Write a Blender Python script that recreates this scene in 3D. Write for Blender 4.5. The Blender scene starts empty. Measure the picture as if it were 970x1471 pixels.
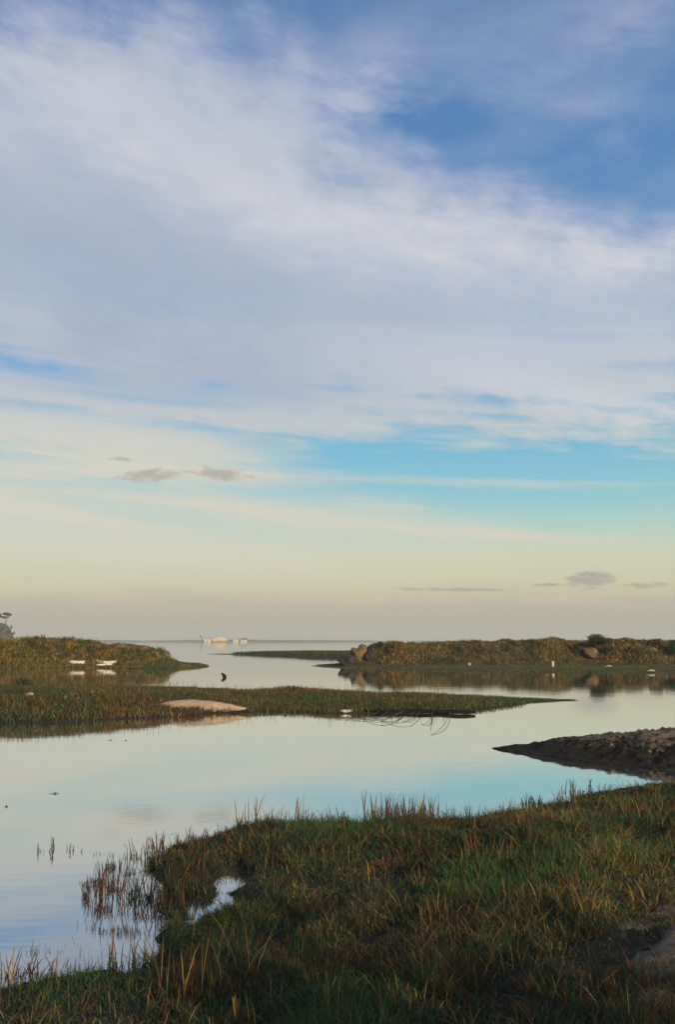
import bpy, bmesh, math, random
import numpy as np
from mathutils import Vector, Matrix

# ------------------------------------------------------------------ camera, sky, sun, exposure
sc = bpy.context.scene
COL = sc.collection
H = 2.0                      # eye height above the still water (z = 0)
FPX = 1430.0                 # focal length in pixels of the 970 x 1471 photograph
PITCH = math.atan((921 - 735.5) / FPX)
SUN_AZ, SUN_EL = math.radians(150), math.radians(14)      # azimuth clockwise from the view direction (+Y)

cam = bpy.data.objects.new('camera', bpy.data.cameras.new('camera'))
COL.objects.link(cam)
cam.location = (0, 0, H)
cam.rotation_euler = (math.pi / 2 + PITCH, 0, 0)
cam.data.sensor_fit = 'VERTICAL'
cam.data.sensor_height = 36.0
cam.data.lens = FPX / 1471 * 36.0
cam.data.clip_start = 0.05
cam.data.clip_end = 60000
sc.camera = cam
sc.render.resolution_x, sc.render.resolution_y = 676, 1024

sc.view_settings.view_transform = 'Standard'
sc.view_settings.look = 'None'
sc.view_settings.exposure = 0.08
sc.view_settings.gamma = 1.0
sc.view_settings.use_curve_mapping = False
sc.render.engine = 'CYCLES'
sc.cycles.max_bounces = 6
sc.cycles.use_denoising = True


def ray(px, py):
    a, b = (px - 485.0) / FPX, (735.5 - py) / FPX
    cp, sp = math.cos(PITCH), math.sin(PITCH)
    return Vector((a, cp - b * sp, sp + b * cp))


def at(px, py, z=0.0):
    d = ray(px, py)
    t = (z - H) / d.z
    return Vector((d.x * t, d.y * t, z))


def atd(px, py, dist):
    d = ray(px, py)
    t = dist / d.y
    return Vector((d.x * t, dist, H + d.z * t))


def azel(px, py):
    d = ray(px, py)
    return math.atan2(d.x, d.y), math.atan2(d.z, math.hypot(d.x, d.y))


world = bpy.data.worlds.new('World')
sc.world = world
world.use_nodes = True
WT = world.node_tree
WT.nodes.clear()


class E:
    """tiny expression builder on shader math nodes"""
    tree = None

    def __init__(s, v):
        s.v = v

    @staticmethod
    def op(o, *a, clamp=False):
        n = E.tree.nodes.new('ShaderNodeMath')
        n.operation = o
        n.use_clamp = clamp
        for i, x in enumerate(a):
            x = x.v if isinstance(x, E) else x
            if isinstance(x, (int, float)):
                n.inputs[i].default_value = x
            else:
                E.tree.links.new(x, n.inputs[i])
        return E(n.outputs[0])

    def __add__(s, o): return E.op('ADD', s, o)
    def __radd__(s, o): return E.op('ADD', o, s)
    def __sub__(s, o): return E.op('SUBTRACT', s, o)
    def __rsub__(s, o): return E.op('SUBTRACT', o, s)
    def __mul__(s, o): return E.op('MULTIPLY', s, o)
    def __rmul__(s, o): return E.op('MULTIPLY', o, s)
    def clamp(s): return E.op('ADD', s, 0.0, clamp=True)
    def maxi(s, o): return E.op('MAXIMUM', s, o)
    def exp(s): return E.op('EXPONENT', s)


def smooth(x, a, b):
    n = E.tree.nodes.new('ShaderNodeMapRange')
    n.interpolation_type = 'SMOOTHSTEP'
    n.inputs['From Min'].default_value = a
    n.inputs['From Max'].default_value = b
    E.tree.links.new(x.v, n.inputs['Value'])
    return E(n.outputs['Result'])


def curve(x, pts, x0, x1):
    """piecewise curve of x through pts (values stored normalised)"""
    lo, hi = min(p[1] for p in pts), max(p[1] for p in pts)
    n = E.tree.nodes.new('ShaderNodeFloatCurve')
    c = n.mapping.curves[0]
    q = [((p[0] - x0) / (x1 - x0), (p[1] - lo) / (hi - lo)) for p in pts]
    c.points[0].location = q[0]
    c.points[-1].location = q[-1]
    for p in q[1:-1]:
        c.points.new(*p)
    n.mapping.extend = 'HORIZONTAL'
    n.mapping.update()
    xx = ((x - x0) * (1.0 / (x1 - x0))).clamp()
    E.tree.links.new(xx.v, n.inputs['Value'])
    return E(n.outputs[0]) * (hi - lo) + lo


def noise2(ax, ay, sx, sy, detail=5.0, rough=0.55, rot=0.0, off=(0, 0), dist=0.0):
    t = E.tree
    c, s = math.cos(rot), math.sin(rot)
    u = (ax * c + ay * s) * sx + off[0]
    v = (ay * c - ax * s) * sy + off[1]
    cb = t.nodes.new('ShaderNodeCombineXYZ')
    t.links.new(u.v, cb.inputs[0])
    t.links.new(v.v, cb.inputs[1])
    n = t.nodes.new('ShaderNodeTexNoise')
    n.noise_dimensions = '2D'
    n.inputs['Scale'].default_value = 1.0
    n.inputs['Detail'].default_value = detail
    n.inputs['Roughness'].default_value = rough
    n.inputs['Distortion'].default_value = dist
    t.links.new(cb.outputs[0], n.inputs['Vector'])
    return E(n.outputs['Fac'])


def rgb_mix(fac, a, b):
    n = E.tree.nodes.new('ShaderNodeMix')
    n.data_type = 'RGBA'
    E.tree.links.new(fac.v if isinstance(fac, E) else fac, n.inputs[0])
    for x, i in ((a, 6), (b, 7)):
        if isinstance(x, tuple):
            n.inputs[i].default_value = (*x, 1.0)
        else:
            E.tree.links.new(x, n.inputs[i])
    return n.outputs[2]


def lin(r, g, b, k=1.0):
    f = lambda c: (c / 12.92 if c <= .04045 else ((c + .055) / 1.055) ** 2.4)
    return tuple(f(c / 255.0) * k for c in (r, g, b))


def build_sky():
    E.tree = WT
    S = 0.1
    k = 1.0 / S
    tc = WT.nodes.new('ShaderNodeTexCoord')
    sp = WT.nodes.new('ShaderNodeSeparateXYZ')
    WT.links.new(tc.outputs['Generated'], sp.inputs[0])
    X, Y, Z = (E(sp.outputs[i]) for i in range(3))
    az = E.op('ARCTAN2', X, Y)
    el = E.op('ABSOLUTE', E.op('ARCSINE', Z))

    sky = WT.nodes.new('ShaderNodeTexSky')
    sky.sky_type = 'NISHITA'
    sky.sun_disc = False
    sky.sun_elevation = SUN_EL
    sky.sun_rotation = SUN_AZ
    sky.air_density = 1.0
    sky.dust_density = 1.0
    sky.ozone_density = 1.2
    gain = WT.nodes.new('ShaderNodeMix')
    gain.data_type = 'RGBA'
    gain.blend_type = 'MULTIPLY'
    gain.inputs[0].default_value = 1.0
    gain.inputs[7].default_value = (0.62, 0.84, 1.0, 1.0)
    WT.links.new(sky.outputs[0], gain.inputs[6])
    clear = gain.outputs[2]

    def ev(y):
        return azel(485, y)[1]

    # low air: the aqua, straw and grey layers over the sea, densest at the horizon
    ramp = WT.nodes.new('ShaderNodeValToRGB')
    cr = ramp.color_ramp
    E1 = 0.66
    stops = [(921, (172, 168, 153)), (895, (179, 173, 155)), (862, (200, 193, 163)), (835, (205, 203, 168)),
             (800, (207, 209, 178)), (762, (178, 208, 196)), (715, (142, 198, 209)), (650, (120, 185, 210)),
             (560, (104, 164, 206)), (350, (84, 136, 188)), (120, (84, 127, 180)), (0, (80, 121, 176))]
    cr.elements[0].position = 0.0
    cr.elements[0].color = (*lin(*stops[0][1], k), 1)
    cr.elements[1].position = min(1, ev(0) / E1)
    cr.elements[1].color = (*lin(*stops[-1][1], k), 1)
    for y, c in stops[1:-1]:
        e = cr.elements.new(ev(y) / E1)
        e.color = (*lin(*c, k), 1)
    WT.links.new((el * (1 / E1)).clamp().v, ramp.inputs[0])
    airfac = E.op('ADD', smooth(el, 0.85, 0.45) * 0.40, 0.55)
    clear = rgb_mix(airfac, clear, ramp.outputs[0])

    # warps
    w1 = noise2(az, el, 5.0, 11.0, 5, .6, math.radians(-12), (3.1, 7.7)) - 0.5
    w2 = noise2(az, el, 16.0, 55.0, 6, .62, math.radians(-9), (1.3, 2.2)) - 0.5
    w3 = noise2(az, el, 60.0, 130.0, 4, .6, math.radians(-14), (8.3, 4.2)) - 0.5
    puff = noise2(az, el, 9.0, 13.0, 4, .5, math.radians(-25), (13.3, 4.0)) - 0.5

    def blob(px, py, rx, ry, ang, amp, warp=0.35):
        a0, e0 = azel(px, py)
        c, s = math.cos(math.radians(ang)), math.sin(math.radians(ang))
        dx, dy = az - a0, el - e0
        u = (dx * c + dy * s) * (FPX / rx)
        v = (dy * c - dx * s) * (FPX / ry) + w1 * (warp * 4) + w2 * (warp * 3)
        return ((u * u + v * v) * -1.0).exp() * amp

    A0, A1 = azel(-200, 500)[0], azel(1170, 500)[0]

    def edge(pts):
        return curve(az, [(azel(x, y)[0], azel(x, y)[1]) for x, y in pts], A0, A1)

    # the great sheet: bounded above by a ragged diagonal edge
    top = edge([(-200, -90), (0, -30), (170, 22), (300, 62), (400, 82), (470, 185), (590, 222), (690, 262), (830, 300), (970, 325), (1170, 345)])
    dep = top - el + puff * 0.15 + w2 * 0.035            # depth below the edge, in radians
    sheet = smooth(dep, -0.085, 0.085) * (0.90 + w1 * 0.35)
    low = smooth(el + w1 * 0.08 + w2 * 0.07, ev(690), ev(485))     # it dissolves downward into bands
    sheet = sheet * low
    veil = smooth(noise2(az, el, 2.6, 9.0, 4, .5, math.radians(18), (5.2, 0.6)), .36, .78) * 0.20 * smooth(el, ev(420), ev(250))
    cov = sheet.maxi(veil)
    band = noise2(az, el, 3.5, 62.0, 5, .58, math.radians(-4), (6.6, 1.9), .4) - 0.5
    lowmask = smooth(el, ev(800), ev(730)) * smooth(el, ev(450), ev(560))
    cov = cov + (band * 1.35 + 0.16) * lowmask
    # thin cloud at the upper right, pale streaks lower down, clear gaps between them
    for b in ((700, 60, 330, 70, 10, .20), (500, 110, 110, 60, 30, .20), (930, 10, 160, 36, 18, .20), (860, 150, 200, 24, -8, .16),
              (120, 478, 200, 14, -4, .25), (60, 560, 200, 12, -6, .40), (130, 630, 240, 24, -3, .60), (400, 603, 230, 15, -4, .62),
              (840, 565, 270, 38, -13, .42), (560, 545, 420, 40, -5, .15), (240, 668, 200, 26, -4, .55),
              (480, 745, 240, 22, -7, .60), (60, 770, 420, 46, -2, .50), (60, 735, 110, 9, -8, .65), (20, 680, 110, 16, -4, .35),
              (150, 630, 330, 60, -3, .28), (200, 716, 430, 34, -3, .30), (820, 700, 260, 14, -3, .22), (300, 790, 500, 30, -2, .30), (640, 605, 240, 24, -4, .12), (900, 775, 200, 10, -2, .30), (720, 770, 120, 8, -4, .3)):
        cov = cov + blob(*b)
    cov = cov.clamp() * 0.94
    for b in ((30, 527, 130, 13, -6, .50), (220, 575, 130, 7, -3, .45), (330, 620, 120, 10, -3, .30), (330, 560, 140, 10, -3, .25),
              (570, 180, 130, 20, -3, .30), (940, 705, 380, 105, -5, .48), (620, 662, 260, 30, -3, .36), (540, 630, 140, 9, -3, .2)):
        cov = cov - blob(*b)
    for b in ((690, 643, 50, 13, 6, .42), (655, 650, 90, 6, -3, .25), (560, 690, 250, 9, -3, .38), (850, 692, 200, 8, -2, .20), (560, 727, 60, 9, -6, .32), (760, 772, 150, 8, -4, .3), (920, 640, 120, 6, -8, .2), (760, 618, 230, 10, -7, .32), (500, 632, 200, 7, -4, .3), (880, 652, 150, 7, -8, .26), (600, 648, 120, 6, 3, .22)):
        cov = cov + blob(*b)
    fine = w2 * 0.50 + w3 * 0.16
    cov = (cov + fine * smooth(cov, 0.02, 0.4) * (1.0 - smooth(cov, .55, 1.0) * .75) * 0.75).clamp()
    cov = E.op('MULTIPLY', cov, 0.95)

    # cloud light: lavender-white up high and cream low down, greyer inside the sheet
    lowc = smooth(el, ev(470), ev(700))
    cloud = rgb_mix(lowc, lin(194, 199, 211, k), lin(214, 208, 192, k))
    shade = smooth(dep, 0.06, 0.34) * 0.55 + blob(130, 350, 380, 120, -14, .45) + blob(640, 455, 420, 45, -6, .22) + w1 * 0.9 + w2 * 0.35
    shade = (shade * smooth(el, ev(650), ev(530))).clamp()
    cloud = rgb_mix(shade, cloud, lin(166, 177, 194, k))
    lit = blob(690, 315, 330, 62, -6, 1.0) + blob(860, 360, 220, 30, -3, .5) + blob(250, 225, 300, 50, -22, .45) + blob(60, 90, 200, 90, -10, .35) + blob(850, 572, 260, 26, -13, .6)
    lit = (lit + w2 * 0.5 * lit + puff * .5 * lit).clamp()
    cloud = rgb_mix(lit, cloud, lin(217, 214, 217, k))
    col = rgb_mix(cov, clear, cloud)

    # little grey clouds near the horizon
    def scud(px, py, rx, ry, ang, thr):
        a0, e0 = azel(px, py)
        c, s = math.cos(math.radians(ang)), math.sin(math.radians(ang))
        dx, dy = az - a0, el - e0
        u = (dx * c + dy * s) * (FPX / rx)
        v = (dy * c - dx * s) * (FPX / ry)
        n = noise2(az, el, 70, 170, 5, .6, 0, (px * .1, py * .1)) - .5
        return smooth(((u * u + v * v) * -1.0).exp() + n * 1.1, thr, thr + .55)

    grey = scud(215, 683, 60, 13, 4, .45)
    for s in ((315, 681, 62, 13, -3, .45), (175, 659, 28, 6, 0, .55)):
        grey = grey.maxi(scud(*s))
    col = rgb_mix(grey * 0.75, col, lin(168, 162, 156, k))
    dark = scud(850, 833, 48, 17, 2, .42)
    for s in ((790, 840, 40, 4, 0, .5), (650, 847, 110, 4, -1, .45), (930, 841, 45, 7, 0, .55)):
        dark = dark.maxi(scud(*s))
    col = rgb_mix(dark * 0.8, col, lin(156, 152, 149, k))
    # the bank of murk on the sea with its faint rosy top
    hz = noise2(az, el, 9, 60, 5, .6, 0, (2.2, 9.9)) - .5
    bank = smooth(el + hz * 0.02, ev(838), ev(872))
    col = rgb_mix(bank * 0.45, col, lin(176, 170, 156, k))
    rosy = ((el - ev(852) + hz * 0.03) * 95.0)
    rosy = ((rosy * rosy) * -1.0).exp() * smooth(hz, -.25, .2)
    col = rgb_mix(rosy * 0.34, col, lin(214, 196, 162, k))

    bg = WT.nodes.new('ShaderNodeBackground')
    bg.inputs['Strength'].default_value = S
    WT.links.new(col, bg.inputs['Color'])
    out = WT.nodes.new('ShaderNodeOutputWorld')
    WT.links.new(bg.outputs[0], out.inputs[0])


build_sky()

sun = bpy.data.objects.new('sun', bpy.data.lights.new('sun', 'SUN'))
COL.objects.link(sun)
sun.data.energy = 4.6
sun.data.angle = math.radians(0.6)
sun.data.color = (1.0, 0.79, 0.52)
sd = Vector((math.sin(SUN_AZ) * math.cos(SUN_EL), math.cos(SUN_AZ) * math.cos(SUN_EL), math.sin(SUN_EL)))
sun.rotation_euler = sd.to_track_quat('Z', 'Y').to_euler()
sun.location = sd * 50

# ------------------------------------------------------------------ helpers
rng = np.random.default_rng(7)
random.seed(7)


def hash2(ix, iy, seed):
    n = (ix.astype(np.int64) * 374761393 + iy.astype(np.int64) * 668265263 + seed * 144665) & 0x7fffffff
    n = ((n ^ (n >> 13)) * 1274126177) & 0x7fffffff
    n = n ^ (n >> 16)
    return (n & 0xffffff) / float(0xffffff)


def vnoise(x, y, seed=0):
    ix, iy = np.floor(x), np.floor(y)
    fx, fy = x - ix, y - iy
    fx, fy = fx * fx * (3 - 2 * fx), fy * fy * (3 - 2 * fy)
    a, b = hash2(ix, iy, seed), hash2(ix + 1, iy, seed)
    c, d = hash2(ix, iy + 1, seed), hash2(ix + 1, iy + 1, seed)
    return (a + (b - a) * fx) * (1 - fy) + (c + (d - c) * fx) * fy


def fbm(x, y, s=1.0, oct=4, seed=0):
    """-0.5 .. 0.5"""
    t, a, tot = 0, 1.0, 0
    for i in range(oct):
        t = t + a * vnoise(x * s + i * 17.3, y * s - i * 9.1, seed + i)
        tot += a
        a *= .5
        s *= 2.03
    return t / tot - .5


def sdist(x, y, poly):
    """signed distance to a polygon, positive inside"""
    sh = x.shape
    x, y = x.ravel(), y.ravel()
    best = np.full(x.shape, 1e9)
    ins = np.zeros(x.shape, bool)
    n = len(poly)
    for i in range(n):
        ax, ay = poly[i]
        bx, by = poly[(i + 1) % n]
        ex, ey = bx - ax, by - ay
        t = np.clip(((x - ax) * ex + (y - ay) * ey) / (ex * ex + ey * ey + 1e-12), 0, 1)
        best = np.minimum(best, np.hypot(x - ax - t * ex, y - ay - t * ey))
        if abs(ey) > 1e-12:
            cr = ((ay > y) != (by > y)) & (x < ex * (y - ay) / ey + ax)
            ins ^= cr
    return np.where(ins, best, -best).reshape(sh)


def sstep(x, a, b):
    t = np.clip((x - a) / (b - a), 0, 1)
    return t * t * (3 - 2 * t)


def P(pts, z=0.0):
    return [tuple(at(x, y, z)[:2]) for x, y in pts]


def props(o, label=None, cat=None, group=None, kind=None):
    if label: o['label'] = label
    if cat: o['category'] = cat
    if group: o['group'] = group
    if kind: o['kind'] = kind
    return o


def new_mat(name):
    m = bpy.data.materials.new(name)
    m.use_nodes = True
    m.node_tree.nodes.clear()
    E.tree = m.node_tree
    return m


def mat_out(t, sh):
    o = t.nodes.new('ShaderNodeOutputMaterial')
    t.links.new(sh, o.inputs[0])


def principled(t, color, rough=.8, spec=.3, normal=None):
    p = t.nodes.new('ShaderNodeBsdfPrincipled')
    if isinstance(color, tuple):
        p.inputs['Base Color'].default_value = (*color, 1)
    else:
        t.links.new(color, p.inputs['Base Color'])
    if isinstance(rough, E):
        t.links.new(rough.v, p.inputs['Roughness'])
    else:
        p.inputs['Roughness'].default_value = rough
    p.inputs['Specular IOR Level'].default_value = spec
    if normal is not None:
        t.links.new(normal, p.inputs['Normal'])
    return p.outputs[0]


def tex_noise(t, scale, detail=5, rough=.6, vec=None, stretch=None):
    n = t.nodes.new('ShaderNodeTexNoise')
    n.inputs['Scale'].default_value = scale
    n.inputs['Detail'].default_value = detail
    n.inputs['Roughness'].default_value = rough
    tc = t.nodes.new('ShaderNodeTexCoord')
    v = tc.outputs['Object']
    if stretch:
        mp = t.nodes.new('ShaderNodeMapping')
        mp.inputs['Scale'].default_value = stretch
        t.links.new(v, mp.inputs[0])
        v = mp.outputs[0]
    t.links.new(v, n.inputs['Vector'])
    return E(n.outputs['Fac'])


def bump(t, h, strength=.5, dist=.02):
    b = t.nodes.new('ShaderNodeBump')
    b.inputs['Strength'].default_value = strength
    b.inputs['Distance'].default_value = dist
    t.links.new(h.v, b.inputs['Height'])
    return b.outputs[0]


def earth_mat(name, cols, scale=3.0, rough=.9, bstr=.6, bdist=.03, spec=.2, stretch=None):
    m = new_mat(name)
    t = m.node_tree
    n1 = tex_noise(t, scale, 6, .62, stretch=stretch)
    n2 = tex_noise(t, scale * 4.3, 5, .65, stretch=stretch)
    c = rgb_mix(smooth(n1, .38, .64), cols[0], cols[1])
    if len(cols) > 2:
        c = rgb_mix(smooth(n2, .5, .72) * .8, c, cols[2])
    mat_out(t, principled(t, c, rough, spec, bump(t, n1 * .6 + n2 * .4, bstr, bdist)))
    return m


def blade_mat(name, rough=.65, trans=.25):
    m = new_mat(name)
    t = m.node_tree
    a = t.nodes.new('ShaderNodeAttribute')
    a.attribute_name = 'col'
    p = principled(t, a.outputs['Color'], rough, .18)
    tr = t.nodes.new('ShaderNodeBsdfTranslucent')
    t.links.new(a.outputs['Color'], tr.inputs[0])
    mx = t.nodes.new('ShaderNodeMixShader')
    mx.inputs[0].default_value = trans
    t.links.new(p, mx.inputs[1])
    t.links.new(tr.outputs[0], mx.inputs[2])
    mat_out(t, mx.outputs[0])
    return m


M = {}
M['blade'] = blade_mat('blade')
M['stalk'] = blade_mat('dry_stalk', .8, .15)
M['marsh_soil'] = earth_mat('marsh_soil', [(.018, .016, .012), (.040, .034, .022), (.055, .038, .022)], 6, .95, .8, .05)
M['bank_soil'] = earth_mat('bank_soil', [(.050, .038, .016), (.085, .058, .026), (.12, .085, .042)], .9, .95, .9, .15)
M['peat'] = earth_mat('peat', [(.010, .009, .007), (.032, .023, .016), (.14, .095, .068)], 4.5, .9, .8, .05, .1)
def peat_mat():
    m = new_mat('peat')
    t = m.node_tree
    n1 = tex_noise(t, 5, 6, .62)
    n2 = tex_noise(t, 17, 5, .65)
    ge = t.nodes.new('ShaderNodeNewGeometry')
    sp = t.nodes.new('ShaderNodeSeparateXYZ')
    t.links.new(ge.outputs['Position'], sp.inputs[0])
    dry = smooth(E(sp.outputs[2]) + (n1 - .5) * .7 + (n2 - .5) * .35, .19, .40)        # above the tide line the mud has dried pale
    c = rgb_mix(smooth(n2, .4, .7), (.016, .015, .012), (.040, .032, .023))
    c = rgb_mix(dry, c, (.15, .108, .074))
    mat_out(t, principled(t, c, .9, .1, bump(t, n1 * .5 + n2 * .5, .9, .05)))
    return m


M['peat'] = peat_mat()
M['sand'] = earth_mat('sand', [(.11, .082, .058), (.20, .15, .105), (.085, .064, .044)], 16, .95, .7, .03)
M['boulder'] = earth_mat('boulder', [(.11, .072, .034), (.19, .125, .064), (.05, .034, .018)], 1.6, .95, .9, .12)
M['dark_boulder'] = earth_mat('dark_boulder', [(.03, .025, .02), (.06, .048, .038), (.02, .017, .014)], 1.8, .9, .9, .12)
M['pale_wood'] = earth_mat('pale_wood', [(.30, .215, .15), (.40, .30, .215), (.19, .135, .09)], 3.5, .85, .8, .02, .2, (1, 9, 9))
M['white_wood'] = earth_mat('white_wood', [(.60, .53, .43), (.72, .66, .56), (.45, .38, .30)], 3.5, .8, .7, .02, .2, (1, 9, 9))
M['grey_wood'] = earth_mat('grey_wood', [(.36, .31, .24), (.46, .40, .32), (.26, .21, .16)], 3.5, .85, .7, .02, .2, (1, 9, 9))
M['wet_wood'] = earth_mat('wet_wood', [(.008, .007, .006), (.016, .013, .010), (.03, .024, .018)], 3.5, .8, .8, .02, .1, (1, 9, 9))
M['twig'] = earth_mat('twig', [(.05, .042, .032), (.08, .066, .05)], 12, .8, .3, .005)
M['hill'] = earth_mat('hill', [(.06, .05, .04), (.12, .085, .07), (.04, .045, .03)], .35, .95, .9, .8)
M['far_land'] = earth_mat('far_land', [(.075, .055, .045), (.10, .075, .06)], .02, .95, .5, 1.0)
M['white_paint'] = earth_mat('white_paint', [(.52, .46, .36), (.44, .38, .29)], .2, .6, .1, .01)
M['roof_metal'] = earth_mat('roof_metal', [(.60, .47, .26), (.50, .38, .20)], .2, .5, .1, .01)
M['dark_roof'] = earth_mat('dark_roof', [(.12, .10, .09), (.18, .14, .12)], .3, .8, .1, .01)
M['steel'] = earth_mat('steel', [(.14, .13, .16), (.10, .09, .12)], .4, .6, .1, .01)
M['brick'] = earth_mat('brick', [(.26, .15, .10), (.32, .20, .13)], .3, .9, .1, .01)
M['bark'] = earth_mat('bark', [(.05, .04, .03), (.08, .065, .05)], 2, .9, .8, .05)


def mesh_obj(name, verts, faces, mat, parent=None, smoothf=True):
    me = bpy.data.meshes.new(name)
    me.from_pydata([tuple(v) for v in verts], [], faces)
    if smoothf:
        me.polygons.foreach_set('use_smooth', [True] * len(me.polygons))
    me.update()
    o = bpy.data.objects.new(name, me)
    COL.objects.link(o)
    me.materials.append(mat)
    o.parent = parent
    return o


def bm_obj(name, bm, mat, parent=None, smoothf=True):
    me = bpy.data.meshes.new(name)
    bm.normal_update()
    bm.to_mesh(me)
    bm.free()
    if smoothf:
        me.polygons.foreach_set('use_smooth', [True] * len(me.polygons))
    o = bpy.data.objects.new(name, me)
    COL.objects.link(o)
    me.materials.append(mat)
    o.parent = parent
    return o


def empty(name, loc):
    o = bpy.data.objects.new(name, None)
    COL.objects.link(o)
    o.location = loc
    return o


def height_sheet(name, xs, ys, hf, mat, label, cat, cut=-0.25):
    """a height field over a grid, dropping the squares that lie wholly under water"""
    X, Y = np.meshgrid(xs, ys)
    Z = hf(X, Y)
    ny, nx = X.shape
    V = np.stack([X.ravel(), Y.ravel(), Z.ravel()], 1)
    idx = np.arange(nx * ny).reshape(ny, nx)
    q = np.stack([idx[:-1, :-1], idx[:-1, 1:], idx[1:, 1:], idx[1:, :-1]], -1).reshape(-1, 4)
    keep = Z.ravel()[q].max(1) > cut
    q = q[keep]
    used = np.unique(q)
    re = np.full(nx * ny, -1)
    re[used] = np.arange(len(used))
    V, q = V[used], re[q]
    o = quick_mesh(name, V, q, None, mat)
    props(o, label, cat, None, 'structure')
    return o


def quick_mesh(name, V, quads, tris, mat, colors=None, parent=None):
    me = bpy.data.meshes.new(name)
    nq = 0 if quads is None else len(quads)
    nt = 0 if tris is None else len(tris)
    me.vertices.add(len(V))
    me.vertices.foreach_set('co', np.ascontiguousarray(V, np.float32).ravel())
    me.loops.add(nq * 4 + nt * 3)
    li = []
    if nq: li.append(quads.ravel())
    if nt: li.append(tris.ravel())
    me.loops.foreach_set('vertex_index', np.concatenate(li).astype(np.int32))
    me.polygons.add(nq + nt)
    st = np.concatenate([np.arange(nq) * 4, nq * 4 + np.arange(nt) * 3]).astype(np.int32)
    me.polygons.foreach_set('loop_start', st)
    me.polygons.foreach_set('use_smooth', np.ones(nq + nt, bool))
    me.update(calc_edges=True)
    if colors is not None:
        a = me.attributes.new('col', 'FLOAT_COLOR', 'POINT')
        c = np.concatenate([colors, np.ones((len(colors), 1))], 1).astype(np.float32)
        a.data.foreach_set('color', c.ravel())
    o = bpy.data.objects.new(name, me)
    COL.objects.link(o)
    me.materials.append(mat)
    o.parent = parent
    return o


def blades(base, h, w, lean, col, heading=None, curl=.5, facing=None):
    """grass blades: base (n,3); h, w, lean arrays; returns V, quads, tris, colours (7 vertices a blade)"""
    n = len(base)
    if heading is None: heading = rng.uniform(0, 2 * np.pi, n)
    if facing is None: facing = rng.uniform(0, np.pi, n)
    hx, hy = np.cos(heading), np.sin(heading)
    sx, sy = np.cos(facing), np.sin(facing)
    V = np.zeros((n, 7, 3))
    for i, (t, ww) in enumerate(((0, .8), (.4, 1.0), (.75, .7))):
        off = lean * (t * (1 - curl) + t * t * curl)
        cx, cy, cz = base[:, 0] + hx * off, base[:, 1] + hy * off, base[:, 2] + h * t * (1 - .12 * t * (lean / np.maximum(h, .01)))
        V[:, i * 2, 0], V[:, i * 2, 1], V[:, i * 2, 2] = cx - sx * w * ww / 2, cy - sy * w * ww / 2, cz
        V[:, i * 2 + 1, 0], V[:, i * 2 + 1, 1], V[:, i * 2 + 1, 2] = cx + sx * w * ww / 2, cy + sy * w * ww / 2, cz
    V[:, 6, 0], V[:, 6, 1] = base[:, 0] + hx * lean, base[:, 1] + hy * lean
    V[:, 6, 2] = base[:, 2] + h * np.clip(1 - .25 * lean / np.maximum(h, .01), .3, 1)
    k = (np.arange(n) * 7)[:, None]
    q = np.concatenate([k + np.array([[0, 1, 3, 2]]), k + np.array([[2, 3, 5, 4]])])
    t = k + np.array([[4, 5, 6]])
    return V.reshape(-1, 3), q, t, np.repeat(col, 7, 0)


def blade_obj(name, mat, parts, parent=None, origin=(0, 0, 0)):
    Vs, qs, ts, cs, o = [], [], [], [], 0
    for V, q, t, c in parts:
        Vs.append(V); qs.append(q + o); ts.append(t + o); cs.append(c)
        o += len(V)
    V = np.concatenate(Vs) - np.array(origin)
    ob = quick_mesh(name, V, np.concatenate(qs), np.concatenate(ts), mat, np.concatenate(cs), parent)
    ob.location = origin
    return ob


PAL = {
    'deep': (.014, .042, .026), 'green': (.034, .084, .025), 'bright': (.075, .130, .030), 'olive': (.075, .070, .020),
    'straw': (.23, .155, .052), 'gold': (.32, .18, .038), 'rust': (.120, .050, .020), 'wine': (.075, .026, .020), 'brown': (.060, .042, .022),
    'pale': (.26, .20, .11),
}


def pick(names, w):
    """palette choice per blade; w (n, k) weights"""
    w = np.maximum(w, 0)
    cw = np.cumsum(w, 1)
    r = rng.uniform(0, 1, len(w)) * cw[:, -1]
    i = np.minimum((r[:, None] > cw).sum(1), len(names) - 1)
    c = np.array([PAL[n] for n in names])[i]
    return c * rng.uniform(.65, 1.35, (len(w), 1)) * rng.uniform(.9, 1.1, (len(w), 3)), i


def tube(bm, pts, rads, seg=8, cap=True, wob=0.0, seed=0):
    """tapered tube through pts"""
    rnd = random.Random(seed)
    rings = []
    pts = [Vector(p) for p in pts]
    for i, p in enumerate(pts):
        d = (pts[min(i + 1, len(pts) - 1)] - pts[max(i - 1, 0)]).normalized()
        up = Vector((0, 0, 1)) if abs(d.z) < .95 else Vector((1, 0, 0))
        s = d.cross(up).normalized()
        u = s.cross(d)
        ring = []
        for k in range(seg):
            a = 2 * math.pi * k / seg
            r = rads[i] * (1 + wob * rnd.uniform(-1, 1))
            ring.append(bm.verts.new(p + (s * math.cos(a) + u * math.sin(a)) * r))
        rings.append(ring)
    for a, b in zip(rings, rings[1:]):
        for k in range(seg):
            bm.faces.new((a[k], a[(k + 1) % seg], b[(k + 1) % seg], b[k]))
    if cap:
        bm.faces.new(rings[0][::-1])
        bm.faces.new(rings[-1])


def log_points(a, b, n, wav, seed):
    rnd = random.Random(seed)
    a, b = Vector(a), Vector(b)
    out = []
    for i in range(n):
        t = i / (n - 1)
        out.append(a.lerp(b, t) + Vector((rnd.uniform(-1, 1), rnd.uniform(-1, 1), rnd.uniform(-.6, .6))) * wav)
    return out


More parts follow.
